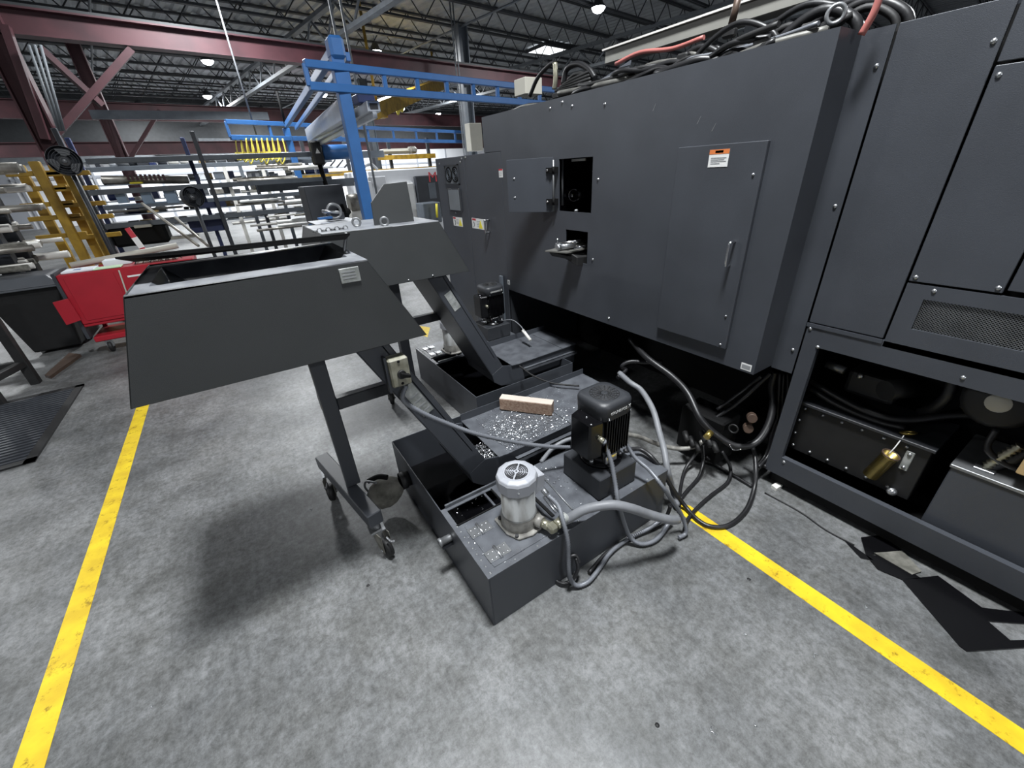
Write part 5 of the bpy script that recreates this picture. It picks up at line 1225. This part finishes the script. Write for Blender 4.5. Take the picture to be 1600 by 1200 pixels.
# fans
def fan(c, R_, label, tilt=(0, -1, .2), stand=True):
    r = thing('pedestal_fan', label, 'fan', (c.x, c.y, 0))
    ax_ = Vector(tilt)
    for k_ in range(6): MB().torus(c + ax_.normalized() * .06, R_ * (k_ + 1) / 6, .003, ax_, 28, 5).build('guard_ring', 'dark_cab', r)
    MB().lathe(c - ax_.normalized() * .06, [(R_, .12), (R_ * 1.02, .06), (R_ * .98, 0), (R_ * .4, -.05), (0, -.05)], 24, ax_).build('rear_guard', 'dark_cab', r)
    MB().lathe(c, [(0, .05), (.05, .04), (.06, 0), (.06, -.1)], 14, ax_).build('hub', 'steel_dull', r)
    n_ = ax_.normalized(); u_ = n_.cross(Vector((0, 0, 1))).normalized(); v_ = n_.cross(u_)
    for k_ in range(3):
        t_ = k_ * 2.094 + .4; e = u_ * math.cos(t_) + v_ * math.sin(t_); f = n_.cross(e)
        MB().prism([c + e * .05, c + e * R_ * .8 + f * .06, c + e * R_ * .9 - f * .08, c + e * .08 - f * .07], n_ * .006).build('blade', 'dark_cab', r)
    MB().cyl((c.x, c.y + .1, 0), (c.x, c.y + .1, c.z), .03, 8).build('stand', 'dark_cab', r)
    MB().lathe((c.x, c.y + .1, 0), [(.3, 0), (.3, .03), (.04, .06)], 18).build('foot', 'dark_cab', r)
fan(ay(101, 252, 7.9), .16, 'large round fan beside the yellow rack', (.2, -1, .1))
fan(ay(300, 308, 9.4), .16, 'round fan in front of the pale blue frame', (.5, -1, .1))

# ================================================================== red cart, bin, stand, mat
ct = thing('tool_cart', 'red steel tool cart on casters behind the front hood', 'cart', (-1.15, 6.35, 0))
y = 6.25
p, q = ay(96, 428, y), ay(240, 412, y)
x0, x1 = -1.66, -.45
bodyc = MB().box((x0, y, .36), (x1, y + .55, .90)).build('body', 'red_cart', ct, .01)
MB().box((x0 + .05, y - .006, .40), (x0 + .46, y, .87)).build('door', 'red_cart', ct, .004)
MB().box((x0 + .5, y - .006, .40), (x1 - .03, y, .87)).build('door', 'red_cart', ct, .004)
MB().box((x0 + .56, y - .012, .79), (x0 + 1.0, y - .006, .81)).build('drawer_pull', 'sticker_white', ct, .002)
MB().box((x0 + .3, y + .3, .205), (x1, y + .48, .33)).build('shade_gap_box', 'black', ct)  # black filler box painting the shade between lower shelf and cart body
MB().box((x0 + .02, y, .145), (x1, y + .5, .205)).build('lower_shelf', 'red_cart', ct, .008)
MB().box((x0, y + .01, .33), (x1, y + .5, .36)).build('skirt', 'red_cart', ct, .006)
for xx in (x0 + .06, x1 - .06): MB().box((xx - .02, y + .46, .2), (xx + .02, y + .5, .4)).build('leg', 'red_cart', ct)
MB().prism([ay(82, 473, 6.15), ay(106, 467, 6.15), ay(127, 500, 6.15), ay(104, 508, 6.15)], (0, .03, 0)).build('side_tray', 'red_cart', ct)
MB().box((x0 - .03, y, .2), (x0, y + .5, .92)).build('side_plate', 'dark_cab', ct)
for k_, xx in enumerate((x0 + .12, x0 + .35, x1 - .1)):
    yy = y + (.05 if k_ != 1 else .4)
    cs = MB().lathe((xx - .02, yy, .065), [(0, 0), (.05, 0), (.065, .006), (.065, .034), (.05, .04), (0, .04)], 16, (1, 0, 0)).build('caster', 'rubber', ct)
    MB().box((xx - .03, yy - .025, .06), (xx + .03, yy + .025, .145)).build('caster_fork', 'steel', cs)
stuff_ = [('paper_stack', 'white papers with a blue mark on the red cart top, left corner', 'paper', (-1.62, 6.3), (-1.35, 6.55), .02, 'paper'),
          ('green_sheet', 'pale green sheet on the red cart top', 'paper', (-1.36, 6.28), (-1.12, 6.45), .012, 'paper_green'),
          ('white_box', 'white flat box on the red cart top', 'box', (-1.3, 6.5), (-1.05, 6.7), .06, 'paper'),
          ('striped_roll', 'cream roll of wires on the red cart top, right end', 'roll', (-1.0, 6.4), (-.6, 6.7), .06, 'cream')]
for n, l, c_, a_, b_, h, mm in stuff_: tag(MB().box((a_[0], a_[1], .902), (b_[0], b_[1], .902 + h)).build(n, mm, None, .004), l, c_)
MB().box((-1.53, 6.36, .922), (-1.47, 6.42, .9235)).build('blue_mark', 'blue_paint', bpy.data.objects['paper_stack'])
for k_ in range(6): tag(MB().tube([(-1.0 + k_ * .07, 6.32, .91), (-.95 + k_ * .07, 6.35, .97), (-.9 + k_ * .06, 6.38, .95), (-.86 + k_ * .06, 6.35, .91)], .006, 5).build('loose_wire', 'copper' if k_ % 2 else 'hose_black'), 'curled loose wire on the red cart top', 'wire', 'curled wires on the red cart')
tag(MB().cyl((-1.62, 6.75, .93), (-.6, 6.9, 1.0), .035, 10).build('pale_tube', 'cream'), 'long pale tube lying behind the red cart top', 'tube')
tag(MB().bar((-.75, 7.0, .0), (-1.02, 7.0, 1.25), .05, .05).build('striped_pole', 'sticker_red'), 'red and white striped pole behind the red cart', 'pole')
for k_ in range(4): MB().bar(Vector((-.75, 7.0, .0)).lerp(Vector((-1.02, 7.0, 1.25)), .15 + k_ * .22), Vector((-.75, 7.0, .0)).lerp(Vector((-1.02, 7.0, 1.25)), .25 + k_ * .22), .054, .054).build('white_band', 'sticker_white', bpy.data.objects['striped_pole'])
MB().bar((x0 + .49, y - .03, .62), (x0 + .52, y - .03, .88), .012, .012).build('hanging_cord', 'cream', ct)
MB().lathe((x0 + .52, y - .03, .56), [(0, 0), (.02, .01), (.022, .07), (0, .08)], 10).build('cord_plug', 'cream', ct)
# wheeled bin
wbn = thing('wheelie_bin', 'black wheeled rubbish bin with grey lid left of the red cart', 'bin', (-2.12, 6.95, 0))
def frus(m, a0, a1, b0, b1, z0, z1): return m.add([(a0[0], a0[1], z0), (a1[0], a0[1], z0), (a1[0], a1[1], z0), (a0[0], a1[1], z0), (b0[0], b0[1], z1), (b1[0], b0[1], z1), (b1[0], b1[1], z1), (b0[0], b1[1], z1)], [(0, 3, 2, 1), (4, 5, 6, 7), (0, 1, 5, 4), (1, 2, 6, 5), (2, 3, 7, 6), (3, 0, 4, 7)])
frus(MB(), (-2.32, 6.78), (-1.9, 7.2), (-2.42, 6.7), (-1.8, 7.28), .03, .76).build('body', 'rubber', wbn, .02, seg=2)
frus(MB(), (-2.46, 6.66), (-1.76, 7.3), (-2.36, 6.76), (-1.86, 7.22),   .765, .87).build('lid', 'bin_lid', wbn, .015, seg=2)
MB().box((-2.46, 6.65, .745), (-1.76, 7.3, .765)).build('rim', 'bin_lid', wbn, .004)
for xx in (-2.36, -1.92): MB().lathe((xx, 7.1, .11), [(0, 0), (.07, 0), (.11, .01), (.11, .05), (.07, .06), (0, .06)], 20, (1, 0, 0)).build('wheel', 'black', wbn)
MB().cyl((-2.4, 7.31, .72), (-1.82, 7.31, .72), .02, 8).build('handle', 'dark_cab', wbn)
# black steel stand
sd = thing('steel_stand', 'black square-tube steel stand at the left edge by the rubber mat', 'stand', (-2.3, 5.6, 0))
MB().box((-2.09, 5.64, 0), (-2.02, 5.72, .86)).build('leg', 'rubber', sd, .004)
MB().box((-2.22, 5.2, 0), (-2.15, 5.28, .86)).build('leg', 'rubber', sd, .004)
MB().box((-2.75, 5.64, 0), (-2.68, 5.72, .86)).build('leg', 'rubber', sd, .004)
MB().bar((-2.055, 5.66, .22), (-2.19, 5.25, .22), .06, .06).build('rail', 'rubber', sd, .004)
MB().box((-2.72, 5.65, .19), (-2.05, 5.71, .25)).build('rail', 'rubber', sd, .004)
MB().box((-2.85, 5.1, .86), (-2.0, 5.8, .90)).build('top', 'rubber', sd, .004)
# rubber mat
mt_ = thing('rubber_mat', 'black ribbed rubber floor mat at the left edge', 'mat', (-2.0, 4.5, 0))
x0, x1, y0, y1 = -2.75, -1.62, 3.80, 5.28
MB().box((x0, y0, 0), (x1, y1, .006)).build('mat_base', 'rubber', mt_)
fr2 = MB().box((x0, y0, .006), (x1, y0 + .06, .014)).box((x0, y1 - .06, .006), (x1, y1, .014)).box((x1 - .06, y0, .006), (x1, y1, .014)).box((x0, y0, .006), (x0 + .06, y1, .014)); fr2.build('mat_border', 'rubber', mt_)
n = 26
ms = None
for i in range(n):
    yy = y0 + .085 + i * (y1 - y0 - .17) / (n - 1)
    if ms is None: o = MB().box((x0 + .06, yy - .012, .006), (x1 - .06, yy + .012, .015)).build('rib', 'dark_cab', mt_); ms = o; yf0 = yy
    else:
        o = bpy.data.objects.new('rib', ms.data); COL.objects.link(o); o.parent = mt_; o.location = (0, yy - yf0, 0)
# pallet edge and timber on the floor behind the bin
tag(MB().prism([az(72, 590), az(110, 555), az(128, 557), az(80, 592)], (0, 0, .03)).build('floor_ramp', 'copper'), 'low brownish plate on the floor between stand and cart', 'plate')
# small scraps on the floor
rs = random.Random(9)
for k_ in range(26):
    c = Vector((rs.uniform(-.9, 2.0), rs.uniform(-.1, 2.6), 0))
    if .3 < c.x < 1.6 and c.y > .85: continue
    a_ = rs.random() * 6.28; L_ = rs.uniform(.004, .016)
    tag(MB().tube([c + Vector((0, 0, .0015)), c + Vector((math.cos(a_) * L_, math.sin(a_) * L_, .002)), c + Vector((math.cos(a_ + .8) * L_ * 1.6, math.sin(a_ + .8) * L_ * 1.6, .0015))], .0012, 4, 2).build('metal_scrap', 'chips'), 'tiny bright metal curl on the concrete floor', 'metal scrap', 'metal curls on the floor')
for k_, (px, py) in enumerate(((1027, 1133), (575, 915), (1170, 905))):
    c = az(px, py); MB_ = MB().lathe(c, [(0, .003), (.006, .002), (.008, 0)], 8).build('dark_pebble', 'rubber'); tag(MB_, ('small dark pebble on the open floor at the bottom', 'small dark pebble beside the caster', 'small dark pebble beside the yellow tape')[k_], 'pebble')
